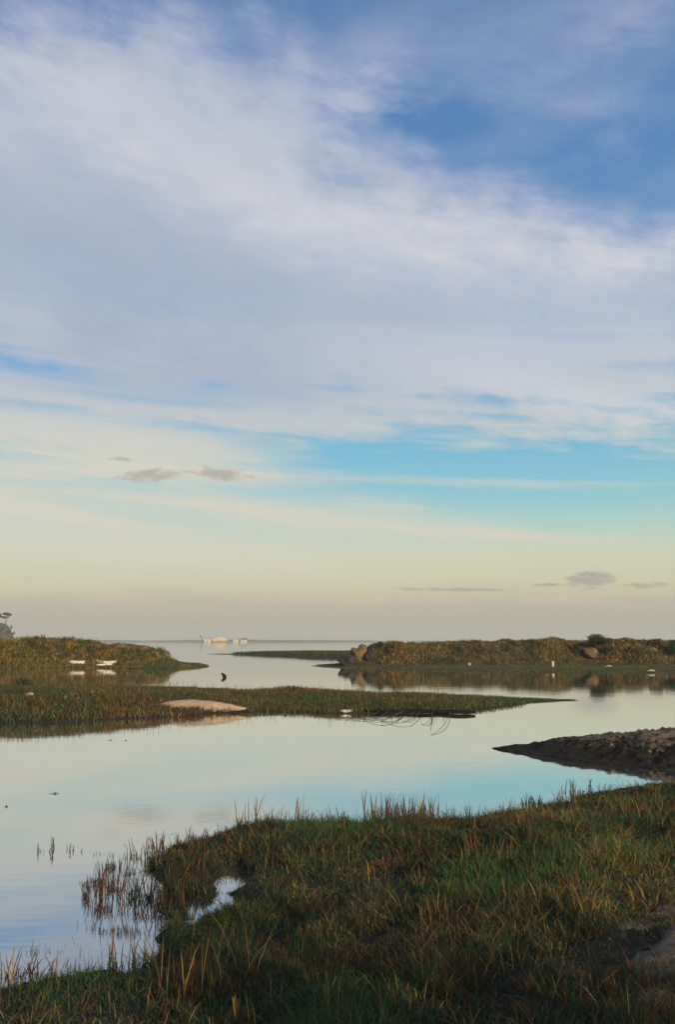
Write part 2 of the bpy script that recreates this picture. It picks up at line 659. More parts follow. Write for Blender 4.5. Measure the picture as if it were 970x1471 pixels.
# ------------------------------------------------------------------ water
def build_water():
    m = new_mat('water')
    t = m.node_tree
    tc = t.nodes.new('ShaderNodeTexCoord')
    sp = t.nodes.new('ShaderNodeSeparateXYZ')
    t.links.new(tc.outputs['Object'], sp.inputs[0])
    x, y = E(sp.outputs[0]), E(sp.outputs[1])
    n1 = noise2(x, y, .5, 1.1, 3, .5)
    n2 = noise2(x, y, 3.5, 7.0, 3, .55, 0, (4, 9))
    nm = bump(t, n1 * .8 + n2 * .2, .05, .05)
    gl = t.nodes.new('ShaderNodeBsdfGlossy')
    gl.inputs['Color'].default_value = (.97, .98, .98, 1)
    gl.inputs['Roughness'].default_value = .035
    t.links.new(nm, gl.inputs['Normal'])
    body = principled(t, (.055, .065, .062), .5, .0)
    fr = t.nodes.new('ShaderNodeFresnel')
    fr.inputs['IOR'].default_value = 1.33
    f = E(fr.outputs[0])
    f = (E.op('POWER', f, .25)).clamp()
    mx = t.nodes.new('ShaderNodeMixShader')
    t.links.new(f.v, mx.inputs[0])
    t.links.new(body, mx.inputs[1])
    t.links.new(gl.outputs[0], mx.inputs[2])
    mat_out(t, mx.outputs[0])
    R = 6000
    o = mesh_obj('water', [(-R, -60, 0), (R, -60, 0), (R, R, 0), (-R, R, 0)], [(0, 1, 2, 3)], m, None, False)
    props(o, 'calm pale lagoon water mirroring the clouded sky', 'water', None, 'structure')


build_water()

# ------------------------------------------------------------------ foreground marsh
FG = P([(-260, 1445), (0, 1426), (70, 1414), (140, 1405), (200, 1398), (236, 1380), (240, 1345), (256, 1318), (250, 1290), (238, 1262), (226, 1245), (232, 1230), (280, 1218), (330, 1206), (420, 1198),
        (530, 1194), (640, 1188), (720, 1180), (752, 1176), (780, 1166), (830, 1150), (890, 1138), (990, 1132), (1200, 1118)])
FG = FG + [(9.0, 13.0), (9.0, -3.0), (-5.0, -3.0)]


INLET = at(300, 1318)
POOLS = [(at(332, 1268), .15, .42), (at(294, 1306), .25, .26), (at(352, 1308), .12, .18), (at(262, 1296), .08, .16), (at(276, 1328), .07, .14), (at(318, 1290), .07, .10)]


def fg_h(x, y):
    d = sdist(x, y, FG) + (fbm(x, y, 2.4, 3, 5) * .30 + fbm(x, y, 6.5, 3, 6) * .34 * sstep(x, .6, -.6) * sstep(y, 5.5, 6.5))
    h = np.where(d > 0, .20 * (1 - np.exp(-d / .8)) + .02, .35 * (np.exp(d / .35) - 1) + .02)
    h = h + fbm(x, y, 1.2, 4, 11) * .27 * sstep(d, -.1, .7)
    h = h + .16 * sstep(d, .6, 3.0) * sstep(x, -1, 2.5)
    # the flooded hollow behind the inlet: ground level with the water, sunk in a few small pools
    low = np.exp(-(((x - INLET.x) / 1.0) ** 2 + ((y - INLET.y) / 1.7) ** 2)) * .95
    h = np.where(d > 0, h * (1 - low) + low * (.04 + fbm(x, y, 3, 3, 17) * .08), h)
    for p, rx, ry in POOLS:
        q = ((x - p.x) / rx) ** 2 + ((y - p.y) / ry) ** 2 + fbm(x, y, 7, 4, 15) * 1.5
        h = h - .14 * np.exp(-np.maximum(q, 0) ** 2)
    return h


height_sheet('marsh_ground', np.arange(-5.2, 9.0, .06), np.arange(-2.9, 20, .06), fg_h, M['marsh_soil'],
             'dark boggy ground of the grassy shore', 'ground', -.3)


def in_view(x, y, margin=1.0):
    return (y > 3.6) & (np.abs(x) < .345 * y + margin)


SAND = P([(1000, 1335), (975, 1350), (948, 1368), (922, 1388), (905, 1404), (925, 1420), (965, 1424), (985, 1470), (1000, 1540), (1150, 1530), (1150, 1310)], .3)


def scatter(n, x0, x1, y0, y1):
    return rng.uniform(x0, x1, n), rng.uniform(y0, y1, n)


# bare sand at the edge of the near shore
def sand_h(x, y):
    s = sdist(x, y, SAND) + fbm(x, y, 3.5, 4, 41) * .9
    return np.where(s > -.3, fg_h(x, y) - .010 + .032 * sstep(s, -.22, .15) + (fbm(x, y, 5, 4, 61) * .025 + fbm(x, y, 13, 3, 63) * .075) * sstep(s, -.2, .3), -1.0)


def fg_grass():
    parts = []
    # 1. low mat of fleshy marsh plants and short grass; density falls with distance as blades widen
    n = 2900000
    x, y = scatter(n, -4.8, 7.6, 3.6, 17.5)
    k = in_view(x, y, 1.2)
    x, y = x[k], y[k]
    z = fg_h(x, y)
    s = sdist(x, y, SAND) + fbm(x, y, 3.5, 4, 41) * .9
    dens = np.clip(9.0 / y, .35, 1.0)
    clump = fbm(x, y, 3.2, 3, 21)
    pool = np.zeros(len(x))
    for p, rx, ry in POOLS:
        pool = np.maximum(pool, np.exp(-((x - p.x) / rx / 1.6) ** 2 - ((y - p.y) / ry / 1.6) ** 2))
    fringe = (sdist(x, y, FG) > -.7) & (fbm(x, y, 5.0, 3, 23) > .05) & (x < 1.0)
    emerge = (z <= -.03) & (z > -.34) & (rng.uniform(0, 1, len(x)) < np.where(fringe, .30, .15 * (pool > .2)))
    k = ((z > -.03) | emerge) & (rng.uniform(0, 1, len(x)) < dens * np.clip(.70 + clump * 3.2, .16, 1)) & ((sand_h(x, y) < z) | (rng.uniform(0, 1, len(x)) < np.where(x < 1.85, .75, .28)))
    em = emerge[k]
    x, y, z = x[k], y[k], np.maximum(z[k], -.03)
    m = len(x)
    dry = 1.5 * fbm(x, y, .95, 4, 31) + .17 * sstep(x, .3, 3.5)
    red = 1.5 * fbm(x, y, 1.4, 4, 37)
    lush = 1.4 * fbm(x, y, 1.1, 3, 43) + .01
    wet = sstep(z, .14, .0)
    names = ['deep', 'green', 'bright', 'olive', 'straw', 'rust', 'wine', 'brown']
    w = np.stack([.8 + wet - lush * 2.5, .95 + lush * 3.0, .22 + np.maximum(lush + .05, 0) * 2.6, .40 + dry * 1.5, .02 + np.maximum(dry - .02, 0) * 2.6, .12 + np.maximum(red, 0) * 2.6,
                  .05 + np.maximum(red, 0) * 1.6, .22 + wet * .3], 1)
    col, ci = pick(names, w)
    col = col * np.array([1.30, 1.30, 1.25])
    col[em] = np.array(PAL['rust']) * rng.uniform(.3, 1.0, (em.sum(), 1))
    tall = fbm(x, y, 1.6, 3, 51)
    h = rng.uniform(.025, .085, m) * np.clip(1 + tall * 3.0, .35, 2.2) * np.where(ci >= 4, 1.15, 1) * np.where(rng.uniform(0, 1, m) < .06, 1.9, 1)
    wd = rng.uniform(.0025, .0055, m) * np.clip(y / 8, .8, 2.0)
    parts.append(blades(np.stack([x, y, z - .01], 1), h, wd, h * rng.uniform(.1, 1.3, m) * np.where(em, .3, 1), col))
    # 2. lying and arching dry blades
    n = 22000
    x, y = scatter(n, -4.8, 7.0, 3.6, 17)
    k = in_view(x, y, 1.2)
    x, y = x[k], y[k]
    z = fg_h(x, y)
    dry = fbm(x, y, .75, 4, 31) + .12 * sstep(x, 0, 4)
    s = sdist(x, y, SAND)
    k = (z > .03) & (rng.uniform(0, 1, len(x)) < .12 + np.maximum(dry, 0) * 2.6) & ((s < .25) | (rng.uniform(0, 1, len(x)) < .5))
    x, y, z = x[k], y[k], z[k]
    m = len(x)
    col, ci = pick(['straw', 'gold', 'brown', 'rust', 'olive', 'green'], np.tile([.6, .25, .5, .9, .8, .5], (m, 1)))
    h = rng.uniform(.08, .24, m)
    parts.append(blades(np.stack([x, y, z], 1), h, rng.uniform(.0025, .005, m) * np.clip(y / 8, .9, 1.8), h * rng.uniform(.1, .9, m), col, curl=.8))
    # broken stems lying flat in the mat
    n = 30000
    x, y = scatter(n, -4.8, 7.0, 3.6, 16)
    k = in_view(x, y, 1.2)
    x, y = x[k], y[k]
    z = fg_h(x, y)
    k = (z > .02) & (rng.uniform(0, 1, len(x)) < .35 + fbm(x, y, .9, 3, 47) * 1.6)
    x, y, z = x[k], y[k], z[k]
    m = len(x)
    col, ci = pick(['straw', 'brown', 'rust', 'olive', 'pale'], np.tile([.7, .7, .8, .5, .2], (m, 1)))
    parts.append(blades(np.stack([x, y, z + rng.uniform(.01, .07, m)], 1), rng.uniform(.01, .06, m), rng.uniform(.003, .0055, m) * np.clip(y / 8, .9, 1.8), rng.uniform(.06, .20, m), col, curl=.3))
    # 3. tussocks: tighter, taller bunches
    nt = 900
    tx, ty = scatter(nt, -4.5, 7.0, 3.7, 17)
    tz = fg_h(tx, ty)
    ok = (tz > .0) & in_view(tx, ty, .8) & (sdist(tx, ty, SAND) < -.1)
    for i in np.where(ok)[0]:
        c = rng.integers(14, 40)
        r = rng.uniform(.04, .13)
        a, q = rng.uniform(0, 2 * np.pi, c), r * np.sqrt(rng.uniform(0, 1, c))
        bx, by = tx[i] + q * np.cos(a), ty[i] + q * np.sin(a)
        bz = fg_h(bx, by)
        kind = rng.choice(['green', 'bright', 'olive', 'straw', 'rust', 'deep', 'gold'], p=[.29, .17, .2, .08, .13, .10, .03])
        alt = rng.choice(['olive', 'brown', 'rust', 'green'])
        mix = rng.uniform(0, 1, c)[:, None] < .72
        cc = np.where(mix, np.array(PAL[kind])[None], np.array(PAL[alt])[None]) * rng.uniform(.75, 1.7, (c, 1))
        hh = rng.uniform(.06, .17) * rng.uniform(.5, 1.1, c)
        parts.append(blades(np.stack([bx, by, bz - .01], 1), hh, rng.uniform(.0025, .0055, c) * max(1, ty[i] / 9), hh * rng.uniform(.15, 1.1, c), cc, heading=a))
    o = blade_obj('marsh_grass', M['blade'], parts)
    props(o, 'low tangled green and rust-brown marsh grass covering the near shore', 'grass', None, 'stuff')


fg_grass()

height_sheet('sand', np.arange(1.0, 4.2, .03), np.arange(3.2, 7.4, .03), sand_h, M['sand'], 'bare grey-brown sand patch at the edge of the grass', 'sand', 0.0)


# ------------------------------------------------------------------ grass island across the pool
ISL = P([(-420, 1050), (0, 1040), (110, 1037), (205, 1032), (240, 1031), (345, 1024), (400, 1023), (480, 1026), (560, 1024), (640, 1022), (700, 1018),
         (750, 1011), (822, 1006.5), (822, 1005), (740, 1003.5), (640, 1000), (560, 999), (480, 996.5), (350, 996), (250, 990.5), (150, 989), (0, 987), (-420, 984)])


def isl_h(x, y):
    d = sdist(x, y, ISL) + fbm(x, y, .9, 4, 71) * .8
    amp = .08 + .40 * sstep(-x, 1.0, 9.0) * sstep(y, 40, 29)
    h = np.where(d > 0, amp * (1 - np.exp(-d / 1.6)) + .01, .4 * (np.exp(d / .6) - 1) + .01)
    return h + fbm(x, y, .7, 4, 73) * .22 * sstep(d, 0, 1.5)


height_sheet('island_ground', np.arange(-30, 9, .25), np.arange(20, 56, .25), isl_h, M['marsh_soil'], 'dark soil of the low grass island', 'ground', -.3)


def clumps(hf, n, x0, x1, y0, y1, rad, hgt, count, wid, names, prob, zmin, margin):
    out = []
    tx, ty = scatter(n, x0, x1, y0, y1)
    tz = hf(tx, ty)
    for i in np.where((tz > zmin) & in_view(tx, ty, margin))[0]:
        c = rng.integers(*count)
        r = rng.uniform(*rad)
        a, q = rng.uniform(0, 2 * np.pi, c), r * np.sqrt(rng.uniform(0, 1, c))
        bx, by = tx[i] + q * np.cos(a), ty[i] + q * np.sin(a)
        bz = hf(bx, by)
        kind, alt = rng.choice(names, p=prob), rng.choice(names, p=prob)
        cc = np.where(rng.uniform(0, 1, c)[:, None] < .75, np.array(PAL[kind])[None], np.array(PAL[alt])[None]) * rng.uniform(.75, 1.65, (c, 1))
        hh = rng.uniform(*hgt) * rng.uniform(.45, 1.1, c) * (1 - .4 * q / r)
        hh = np.minimum(hh, .05 + np.maximum(bz, 0))
        out.append(blades(np.stack([bx, by, bz - .04], 1), hh, rng.uniform(*wid, c), hh * rng.uniform(.1, .9, c), cc, heading=a))
    return out


def isl_grass():
    n = 800000
    x, y = scatter(n, -28, 8.5, 21, 54)
    k = in_view(x, y, 3)
    x, y = x[k], y[k]
    z = isl_h(x, y)
    d = sdist(x, y, ISL)
    k = (z > 0) & (rng.uniform(0, 1, len(x)) < .35 + .65 * sstep(d, 0, .8))
    x, y, z, d = x[k], y[k], z[k], d[k]
    m = len(x)
    a, b, c = fbm(x, y, .28, 4, 81), fbm(x, y, .45, 4, 83), fbm(x, y, .9, 3, 87)
    left = sstep(-x, 2, 10)
    names = ['deep', 'green', 'bright', 'olive', 'straw', 'rust', 'brown']
    w = np.stack([.30 + .45 * left + a * 2.5, .45 + a * 3, .16 + a * 1.6, 1.0 + 0 * a, .20 + b * 1.8, .40 + b * 2.0, .5 + c], 1)
    col, ci = pick(names, w)
    col = col * 1.2
    h = rng.uniform(.05, .22, m) * (.85 + .30 * left * sstep(y, 44, 30)) * (1 + c * 1.1) * sstep(x, 8.2, 3.5)
    h *= 1 + 1.1 * np.exp(-((x + 1.8) / 1.1) ** 2) * sstep(y, 34, 37)
    parts = [blades(np.stack([x, y, z - .02], 1), h + .04, rng.uniform(.009, .020, m), h * rng.uniform(.05, 1.1, m), col)]
    parts += clumps(isl_h, 1800, -28, 4, 22, 52, (.12, .40), (.14, .34), (30, 80), (.010, .020),
                    ['straw', 'gold', 'olive', 'green', 'bright', 'deep', 'rust', 'brown'], [.10, .04, .28, .2, .06, .12, .12, .08], .04, 3)
    # thin seed stems standing above the mat
    n = 5000
    x, y = scatter(n, -26, 4, 22, 52)
    z = isl_h(x, y)
    k = (z > .02) & in_view(x, y, 2)
    x, y, z = x[k], y[k], z[k]
    m = len(x)
    col, _ = pick(['brown', 'rust', 'straw'], np.tile([.6, .6, .5], (m, 1)))
    h = rng.uniform(.25, .5, m)
    parts.append(blades(np.stack([x, y, z], 1), h, rng.uniform(.006, .012, m), h * rng.uniform(.0, .35, m), col))
    o = blade_obj('salt_grass', M['blade'], parts)
    props(o, 'olive and brown salt grass covering the low island across the pool', 'grass', None, 'stuff')


isl_grass()

# ------------------------------------------------------------------ the two earth banks
LB = P([(301, 957.0), (272, 959.6), (240, 961.2), (195, 960.5), (150, 959.5), (90, 959.5), (0, 961.5), (-420, 968), (-420, 948), (0, 947), (150, 948), (225, 951), (262, 954)])


def lb_top(x, y):
    px = 485 + x / np.maximum(y, 1) * FPX
    return np.interp(px, [-400, 0, 50, 110, 160, 200, 235, 246, 268, 300], [1.75, 1.7, 1.75, 1.65, 1.25, 1.05, .95, .5, .2, .03])


def lb_h(x, y):
    d = sdist(x, y, LB) + fbm(x, y, .5, 3, 91) * 1.2
    top = lb_top(x, y)
    h = np.where(d > 0, .05 + .10 * sstep(d, 0, 1.0) + (top - .15) * sstep(d, .6, 4.2), .5 * (np.exp(d / 1.0) - 1) + .05)
    h = np.minimum(h, top + .05)
    return h + (fbm(x, y, .55, 4, 93) * .75 + fbm(x, y, 1.3, 3, 94) * .5) * sstep(d, 0, 3) * np.clip(top, .05, .8)


height_sheet('earth_bank', np.arange(-44, -8, .22), np.arange(66, 110, .3), lb_h, M['bank_soil'], 'brown earth bank with a low tapering point', 'bank', -.35)

RB = P([(447, 956.6), (490, 959.5), (560, 962), (700, 964.5), (850, 966.5), (1000, 967.5), (1500, 974), (1500, 946), (1000, 946), (620, 948), (530, 950.5), (495, 953)])
BL = P([(491, 958), (520, 958.5), (560, 959), (700, 958.5), (850, 958), (970, 958.5), (1500, 961), (1500, 944), (1000, 945), (620, 947), (530, 949), (497, 953)])


def rb_top(x, y):
    px = 485 + x / np.maximum(y, 1) * FPX
    return np.interp(px, [488, 497, 505, 520, 545, 600, 700, 760, 850, 970, 1500], [.2, .7, 1.1, 1.38, 1.45, 1.42, 1.62, 1.66, 1.72, 1.62, 1.6])


def rb_h(x, y):
    d = sdist(x, y, RB) + fbm(x, y, .5, 3, 101) * .6
    b = sdist(x, y, BL) + fbm(x, y, .35, 4, 103) * 2.6
    top = rb_top(x, y)
    h = np.where(d > 0, .03 + .12 * sstep(d, 0, 3.0), .5 * (np.exp(d / 1.0) - 1) + .03)
    h = h + (top - .12) * sstep(b, -.2, 2.6)
    return h + (fbm(x, y, .6, 4, 107) * .75 + fbm(x, y, 1.3, 3, 108) * .6) * sstep(b, -.3, 1.5)


height_sheet('earth_bluff', np.arange(-4, 52, .22), np.arange(58, 112, .3), rb_h, M['bank_soil'], 'long eroded brown bluff with a grassy foot', 'bank', -.35)


def bank_grass(name, hf, poly, x0, x1, y0, y1, n, seed, label, hscale=1.0, apron=None, wide=1.0):
    x, y = scatter(n, x0, x1, y0, y1)
    k = in_view(x, y, 6)
    x, y = x[k], y[k]
    z = hf(x, y)
    ok = z > .03
    cl = fbm(x, y, .5, 4, seed + 1)
    ok &= rng.uniform(0, 1, len(x)) < np.clip(.7 + cl * 2.5, .15, 1)
    x, y, z, cl = x[ok], y[ok], z[ok], cl[ok]
    m = len(x)
    a, b = fbm(x, y, .22, 4, seed + 2), fbm(x, y, .4, 4, seed + 3)
    flat = sstep(z, .32, .15) if apron else 0 * x
    names = ['deep', 'green', 'olive', 'straw', 'gold', 'rust', 'brown', 'bright']
    w = np.stack([.30 + a * 2.4, .30 + a * 2.4 + flat * 1.3, 1.0 + flat * .6, (.55 + b * 2.4) * (1 - .6 * flat), (.25 + b * 1.2) * (1 - flat), .55 + b * 1.5 - .3 * flat, .45 - .3 * flat - a, .2 + a], 1)
    col, ci = pick(names, w)
    col = col * 1.3
    h = rng.uniform(.12, .42, m) * (1 + cl * 1.5) * (1 - .7 * flat) * hscale
    h = np.minimum(h, .10 + z * .6)
    parts = [blades(np.stack([x, y, z - .04], 1), h, rng.uniform(.025, .06, m) * wide, h * rng.uniform(.1, .9, m), col)]
    parts += clumps(hf, 1500, x0, x1, y0, y1, (.2, .6), (.30, .95) if not apron else (.25, .60), (40, 90), (.025, .05),
                    ['straw', 'gold', 'olive', 'green', 'deep', 'rust', 'brown'], [.22, .13, .25, .12, .10, .10, .08], .32, 6)
    o = blade_obj(name, M['blade'], parts)
    props(o, label, 'grass', None, 'stuff')


bank_grass('bank_grass', lb_h, LB, -36, -9, 70, 90, 330000, 200, 'golden and green grass clothing the bank with the tapering point')
bank_grass('bluff_grass', rb_h, RB, -2, 40, 60, 90, 480000, 300, 'brown and olive scrub grass clothing the long eroded bluff', .8, True)

# thin grass spit further out
SP = P([(297, 939.7), (340, 940.0), (385, 941.8), (430, 944.2), (500, 945), (560, 945), (560, 938.0), (430, 938.3), (388, 938.9), (340, 939.3)])


def sp_h(x, y):
    d = sdist(x, y, SP) + fbm(x, y, .3, 3, 401) * 1.5
    return np.where(d > 0, .04 + .22 * sstep(d, 0, 4), .4 * (np.exp(d / 2) - 1) + .04) + fbm(x, y, .3, 3, 402) * .12


height_sheet('sand_spit', np.arange(-24, 12, .4), np.arange(112, 178, .5), sp_h, M['marsh_soil'], 'thin dark spit lying low in the lagoon', 'spit', -.3)


def sp_grass():
    x, y = scatter(60000, -22, 10, 114, 176)
    z = sp_h(x, y)
    k = (z > .12)
    x, y, z = x[k], y[k], z[k]
    m = len(x)
    col, _ = pick(['green', 'olive', 'brown', 'deep'], np.tile([.8, .8, .3, .4], (m, 1)))
    h = rng.uniform(.12, .42, m)
    o = blade_obj('spit_grass', M['blade'], [blades(np.stack([x, y, z - .05], 1), h, rng.uniform(.05, .11, m), h * .5, col)])
    props(o, 'short green grass along the thin spit in mid lagoon', 'grass', None, 'stuff')


sp_grass()

# dark mud bank reaching in over the pool
MB = P([(704, 1075), (745, 1082), (800, 1089), (870, 1098), (970, 1107), (1300, 1126), (1300, 1046), (970, 1062), (850, 1069), (760, 1072.5)])


def mb_h(x, y):
    d = sdist(x, y, MB) + fbm(x, y, 3.2, 4, 501) * .38
    px = 485 + x / np.maximum(y, 1) * FPX
    top = np.interp(px, [704, 740, 800, 880, 970, 1300], [.04, .12, .24, .38, .46, .55])
    wd = np.interp(px, [704, 800, 880, 970, 1300], [.25, .9, 1.5, 2.0, 2.4])
    h = np.where(d > 0, .02 + top * sstep(d / wd, 0, 1), .4 * (np.exp(d / .3) - 1) + .02)
    lump = np.abs(fbm(x, y, 2.2, 4, 503)) * .20 + np.abs(fbm(x, y, 8.5, 3, 507)) * .20 + fbm(x, y, 18, 2, 509) * .07
    return h + (lump - .11) * sstep(d, 0, .5) * np.clip(top * 2, .15, 1)


height_sheet('mud_bank', np.arange(2.4, 10.5, .045), np.arange(14, 23, .045), mb_h, M['peat'], 'lumpy dark mud bank narrowing to a point in the pool', 'mud bank', -.25)

def stones():
    proto = None
    r_ = random.Random(31)
    made = 0
    while made < 18:
        x, y = r_.uniform(3.6, 6.2), r_.uniform(15.6, 18.2)
        z = float(mb_h(np.array([x]), np.array([y]))[0])
        if z < .16: continue
        if proto is None:
            bm = bmesh.new()
            bmesh.ops.create_icosphere(bm, subdivisions=3, radius=1)
            co = np.array([v.co[:] for v in bm.verts])
            k = fbm(co[:, 0] + co[:, 2] * .7 + 5, co[:, 1] - co[:, 2] * .8 + 5, 1.3, 3, 77) * 1.0
            co = co * (1 + k)[:, None] * np.array((.038, .030, .018))
            for v, p in zip(bm.verts, co): v.co = p
            proto = bm_obj('stone', bm, M['stone'])
            o = proto
        else:
            o = proto.copy()
            COL.objects.link(o)
        o.location = (x, y, z + .005)
        o.rotation_euler = (r_.uniform(-.3, .3), r_.uniform(-.3, .3), r_.uniform(0, 6.28))
        q = r_.uniform(.5, 1.3)
        o.scale = (q, q, q * r_.uniform(.7, 1.2))
        props(o, 'small pale stone scattered among the lumps of the dark mud bank', 'stone', 'stones on the mud bank')
        made += 1


M['stone'] = earth_mat('stone', [(.13, .10, .072), (.19, .145, .11), (.08, .06, .045)], 12, .9, .6, .01)
stones()

# ------------------------------------------------------------------ far shore
def strip(name, y, x0, x1, hfun, depth, step, mat, label, cat):
    xs = np.arange(x0, x1, step)
    V, F = [], []
    for i, x in enumerate(xs):
        h = hfun(x)
        V += [(x, y, -.2), (x, y + depth * .25, h * .8), (x, y + depth * .5, h), (x, y + depth, -.2)]
        if i:
            b = (i - 1) * 4
            F += [(b + k, b + 4 + k, b + 5 + k, b + 1 + k) for k in range(3)]
    o = mesh_obj(name, V, F, mat)
    props(o, label, cat, None, 'structure')
    return o


def shore_h(x):
    v = float(fbm(np.array([x]), np.array([3.0]), .012, 4, 601)[0])
    w = float(fbm(np.array([x]), np.array([3.0]), .05, 3, 611)[0])
    base = np.interp(x, [-2000, -560, -380, -300, -180, -100, 0, 400, 2600], [4.0, 4.0, 3.6, 4.6, 5.6, 4.4, 3.4, 2.4, 2.2])
    return max(.5, base + v * 2.6 + w * 1.6)


strip('far_shore', 2300, -2200, 2600, shore_h, 120, 6, M['far_land'], 'faint low far shore along the horizon', 'shore')


def headland():
    D = 620.0
    nx, ny = 90, 26
    xs = np.linspace(-420, -178, nx)
    ys = np.linspace(D - 10, D + 120, ny)
    X, Y = np.meshgrid(xs, ys)
    edge = np.interp(X * D / np.maximum(Y, D), [-420, -300, -212, -206, -203, -201, -199], [16, 15, 13.4, 12.6, 10, 5, -1])
    prof = sstep(Y, D - 10, D + 16)
    Z = edge * prof + fbm(X, Y, .08, 4, 701) * 4 * prof - .3
    V = np.stack([X.ravel(), Y.ravel(), Z.ravel()], 1)
    idx = np.arange(nx * ny).reshape(ny, nx)
    q = np.stack([idx[:-1, :-1], idx[:-1, 1:], idx[1:, 1:], idx[1:, :-1]], -1).reshape(-1, 4)
    o = quick_mesh('hill', V, q, None, M['hill'])
    props(o, 'hazy steep headland hill behind the grassy bank', 'hill', None, 'structure')


headland()


def leaf_cloud(name, parent, lobes, n, size, cols, mat, origin):
    """a crown of many small leaf faces spread through lobes (centre, radii)"""
    V, T, C = [], [], []
    for (c, r, wgt) in lobes:
        m = int(n * wgt)
        d = rng.normal(size=(m, 3))
        d /= np.linalg.norm(d, axis=1)[:, None]
        p = np.array(c) + d * np.array(r) * (rng.uniform(0, 1, (m, 1)) ** .45)
        a = rng.normal(size=(m, 3)); a /= np.linalg.norm(a, axis=1)[:, None]
        b = np.cross(a, rng.normal(size=(m, 3))); b /= np.linalg.norm(b, axis=1)[:, None]
        s = size * rng.uniform(.5, 1.3, (m, 1))
        tri = np.stack([p - a * s * .5 - b * s * .25, p + a * s * .6, p - a * s * .3 + b * s * .4], 1)
        col = np.array([PAL[k] for k in cols])[rng.integers(0, len(cols), m)] * rng.uniform(.6, 1.3, (m, 1))
        V.append(tri.reshape(-1, 3)); C.append(np.repeat(col, 3, 0))
    V = np.concatenate(V)
    T = np.arange(len(V)).reshape(-1, 3)
    o = quick_mesh(name, V, None, T, mat, np.concatenate(C), parent)
    if parent is None: o.location = origin
    return o


def headland_tree(px, base_y, top_y, label, lobes, lean):
    D = 640.0
    b, t = atd(px, base_y, D), atd(px, top_y, D)
    hgt = t.z - b.z
    root = empty('pine_tree', b)
    props(root, label, 'tree', 'pines on the headland')
    bm = bmesh.new()
    pts = [(0, 0, -1), (lean * .3, 0, hgt * .3), (lean * .6, 0, hgt * .6), (lean, 0, hgt * .88)]
    tube(bm, pts, [.42, .34, .26, .14], 7)
    for (c, r, w) in lobes:
        tube(bm, [(lean * .6, 0, hgt * .55), (c[0] * .6, c[1] * .6, c[2] * hgt * .93), (c[0], c[1], c[2] * hgt)], [.13, .1, .05], 5)
    bm_obj('trunk', bm, M['bark'], root)
    leaf_cloud('crown', root, [((c[0], c[1], c[2] * hgt), r, w) for c, r, w in lobes], 3600, .45, ['deep', 'brown', 'green'], M['blade'], b)


headland_tree(7.5, 899, 880.5, 'umbrella-topped pine with a tall bare trunk on the headland edge',
              [((.2, 0, .93), (2.6, 2.2, .9), .45), ((1.9, .3, .86), (1.7, 1.4, .8), .2), ((-1.4, -.2, .66), (1.4, 1.2, .8), .25), ((1.2, .2, .68), (1.0, 1.0, .4), .1)], .3)
headland_tree(-2.5, 899, 881.5, 'broad pine half out of the picture at its left border',
              [((-.4, 0, .92), (2.0, 1.8, .8), .4), ((.6, 0, .76), (1.3, 1.1, .7), .3), ((-1.6, 0, .7), (1.2, 1.1, .7), .3)], -.3)
sh_az = math.atan2(sd.x, sd.y)
tgt = Vector((-.75, 7.3, .2))
tp = tgt + Vector((math.sin(sh_az), math.cos(sh_az), 0)) * 13.0
root = empty('added_shade_tree', (tp.x, tp.y, .15))  # added tree, out of view behind the camera, placed sunward to shade the marsh
props(root, 'small loose willow added unseen behind the viewer to shade the marsh', 'tree')
bm = bmesh.new()
tube(bm, [(0, 0, -.3), (.05, .1, .8), (-.05, .1, 1.7), (.05, 0, 2.6)], [.13, .11, .09, .06], 9)
lobes_ = []
for i in range(15):
    a = random.uniform(0, 2 * math.pi)
    q = random.uniform(.2, 1.5)
    c_ = (q * math.cos(a), q * math.sin(a), random.uniform(2.2, 3.9))
    lobes_.append((c_, (.50, .50, .34), 1 / 15))
    tube(bm, [(0, .1, 1.5), (c_[0] * .5, c_[1] * .5, c_[2] * .75), c_], [.05, .035, .012], 5)
bm_obj('trunk', bm, M['bark'], root)
leaf_cloud('crown', root, lobes_, 1500, .10, ['deep', 'green', 'olive'], M['blade'], tp)

b = atd(15.5, 903, 634)
o = leaf_cloud('bush', None, [((0, 0, .6), (.7, .7, 1.0), .7), ((.1, 0, 1.7), (.3, .3, .9), .3)], 420, .3, ['deep', 'brown', 'green'], M['blade'], b)
props(o, 'small pointed dark bush on the headland slope below the pines', 'bush')


for px, py, w_, lab in ((3, 903, 1.5, 'broad dim bush on the headland under the umbrella pine'), (12, 908, 1.3, 'low dim bush on the headland face above the bank grass'),
                        (18.5, 911, .9, 'small dim bush at the foot of the headland slope')):
    b = atd(px, py, 622)
    o = leaf_cloud('bush', None, [((0, 0, .3), (w_, 1.2, w_ * .7), .7), ((w_ * .5, 0, .9), (w_ * .5, .6, .6), .3)], 700, .4, ['brown', 'olive', 'rust', 'green'], M['blade'], b)
    props(o, lab, 'bush', 'bushes on the headland')

# ------------------------------------------------------------------ far buildings
def gable(bm, x0, x1, y0, y1, z0, z1, over=.4):
    v = [bm.verts.new(p) for p in ((x0 - over, y0 - over, z0), (x1 + over, y0 - over, z0), (x1 + over, y1 + over, z0), (x0 - over, y1 + over, z0),
                                   (x0 - over, (y0 + y1) / 2, z1), (x1 + over, (y0 + y1) / 2, z1))]
    for f in ((0, 1, 5, 4), (2, 3, 4, 5), (0, 4, 3), (1, 2, 5), (3, 2, 1, 0)):
        bm.faces.new([v[i] for i in f])


def box(bm, x0, x1, y0, y1, z0, z1):
    v = [bm.verts.new((x, y, z)) for z in (z0, z1) for y in (y0, y1) for x in (x0, x1)]
    for f in ((0, 2, 3, 1), (4, 5, 7, 6), (0, 1, 5, 4), (2, 6, 7, 3), (0, 4, 6, 2), (1, 3, 7, 5)):
        bm.faces.new([v[i] for i in f])


BD = 1500.0
K = BD / FPX            # metres per photo pixel there


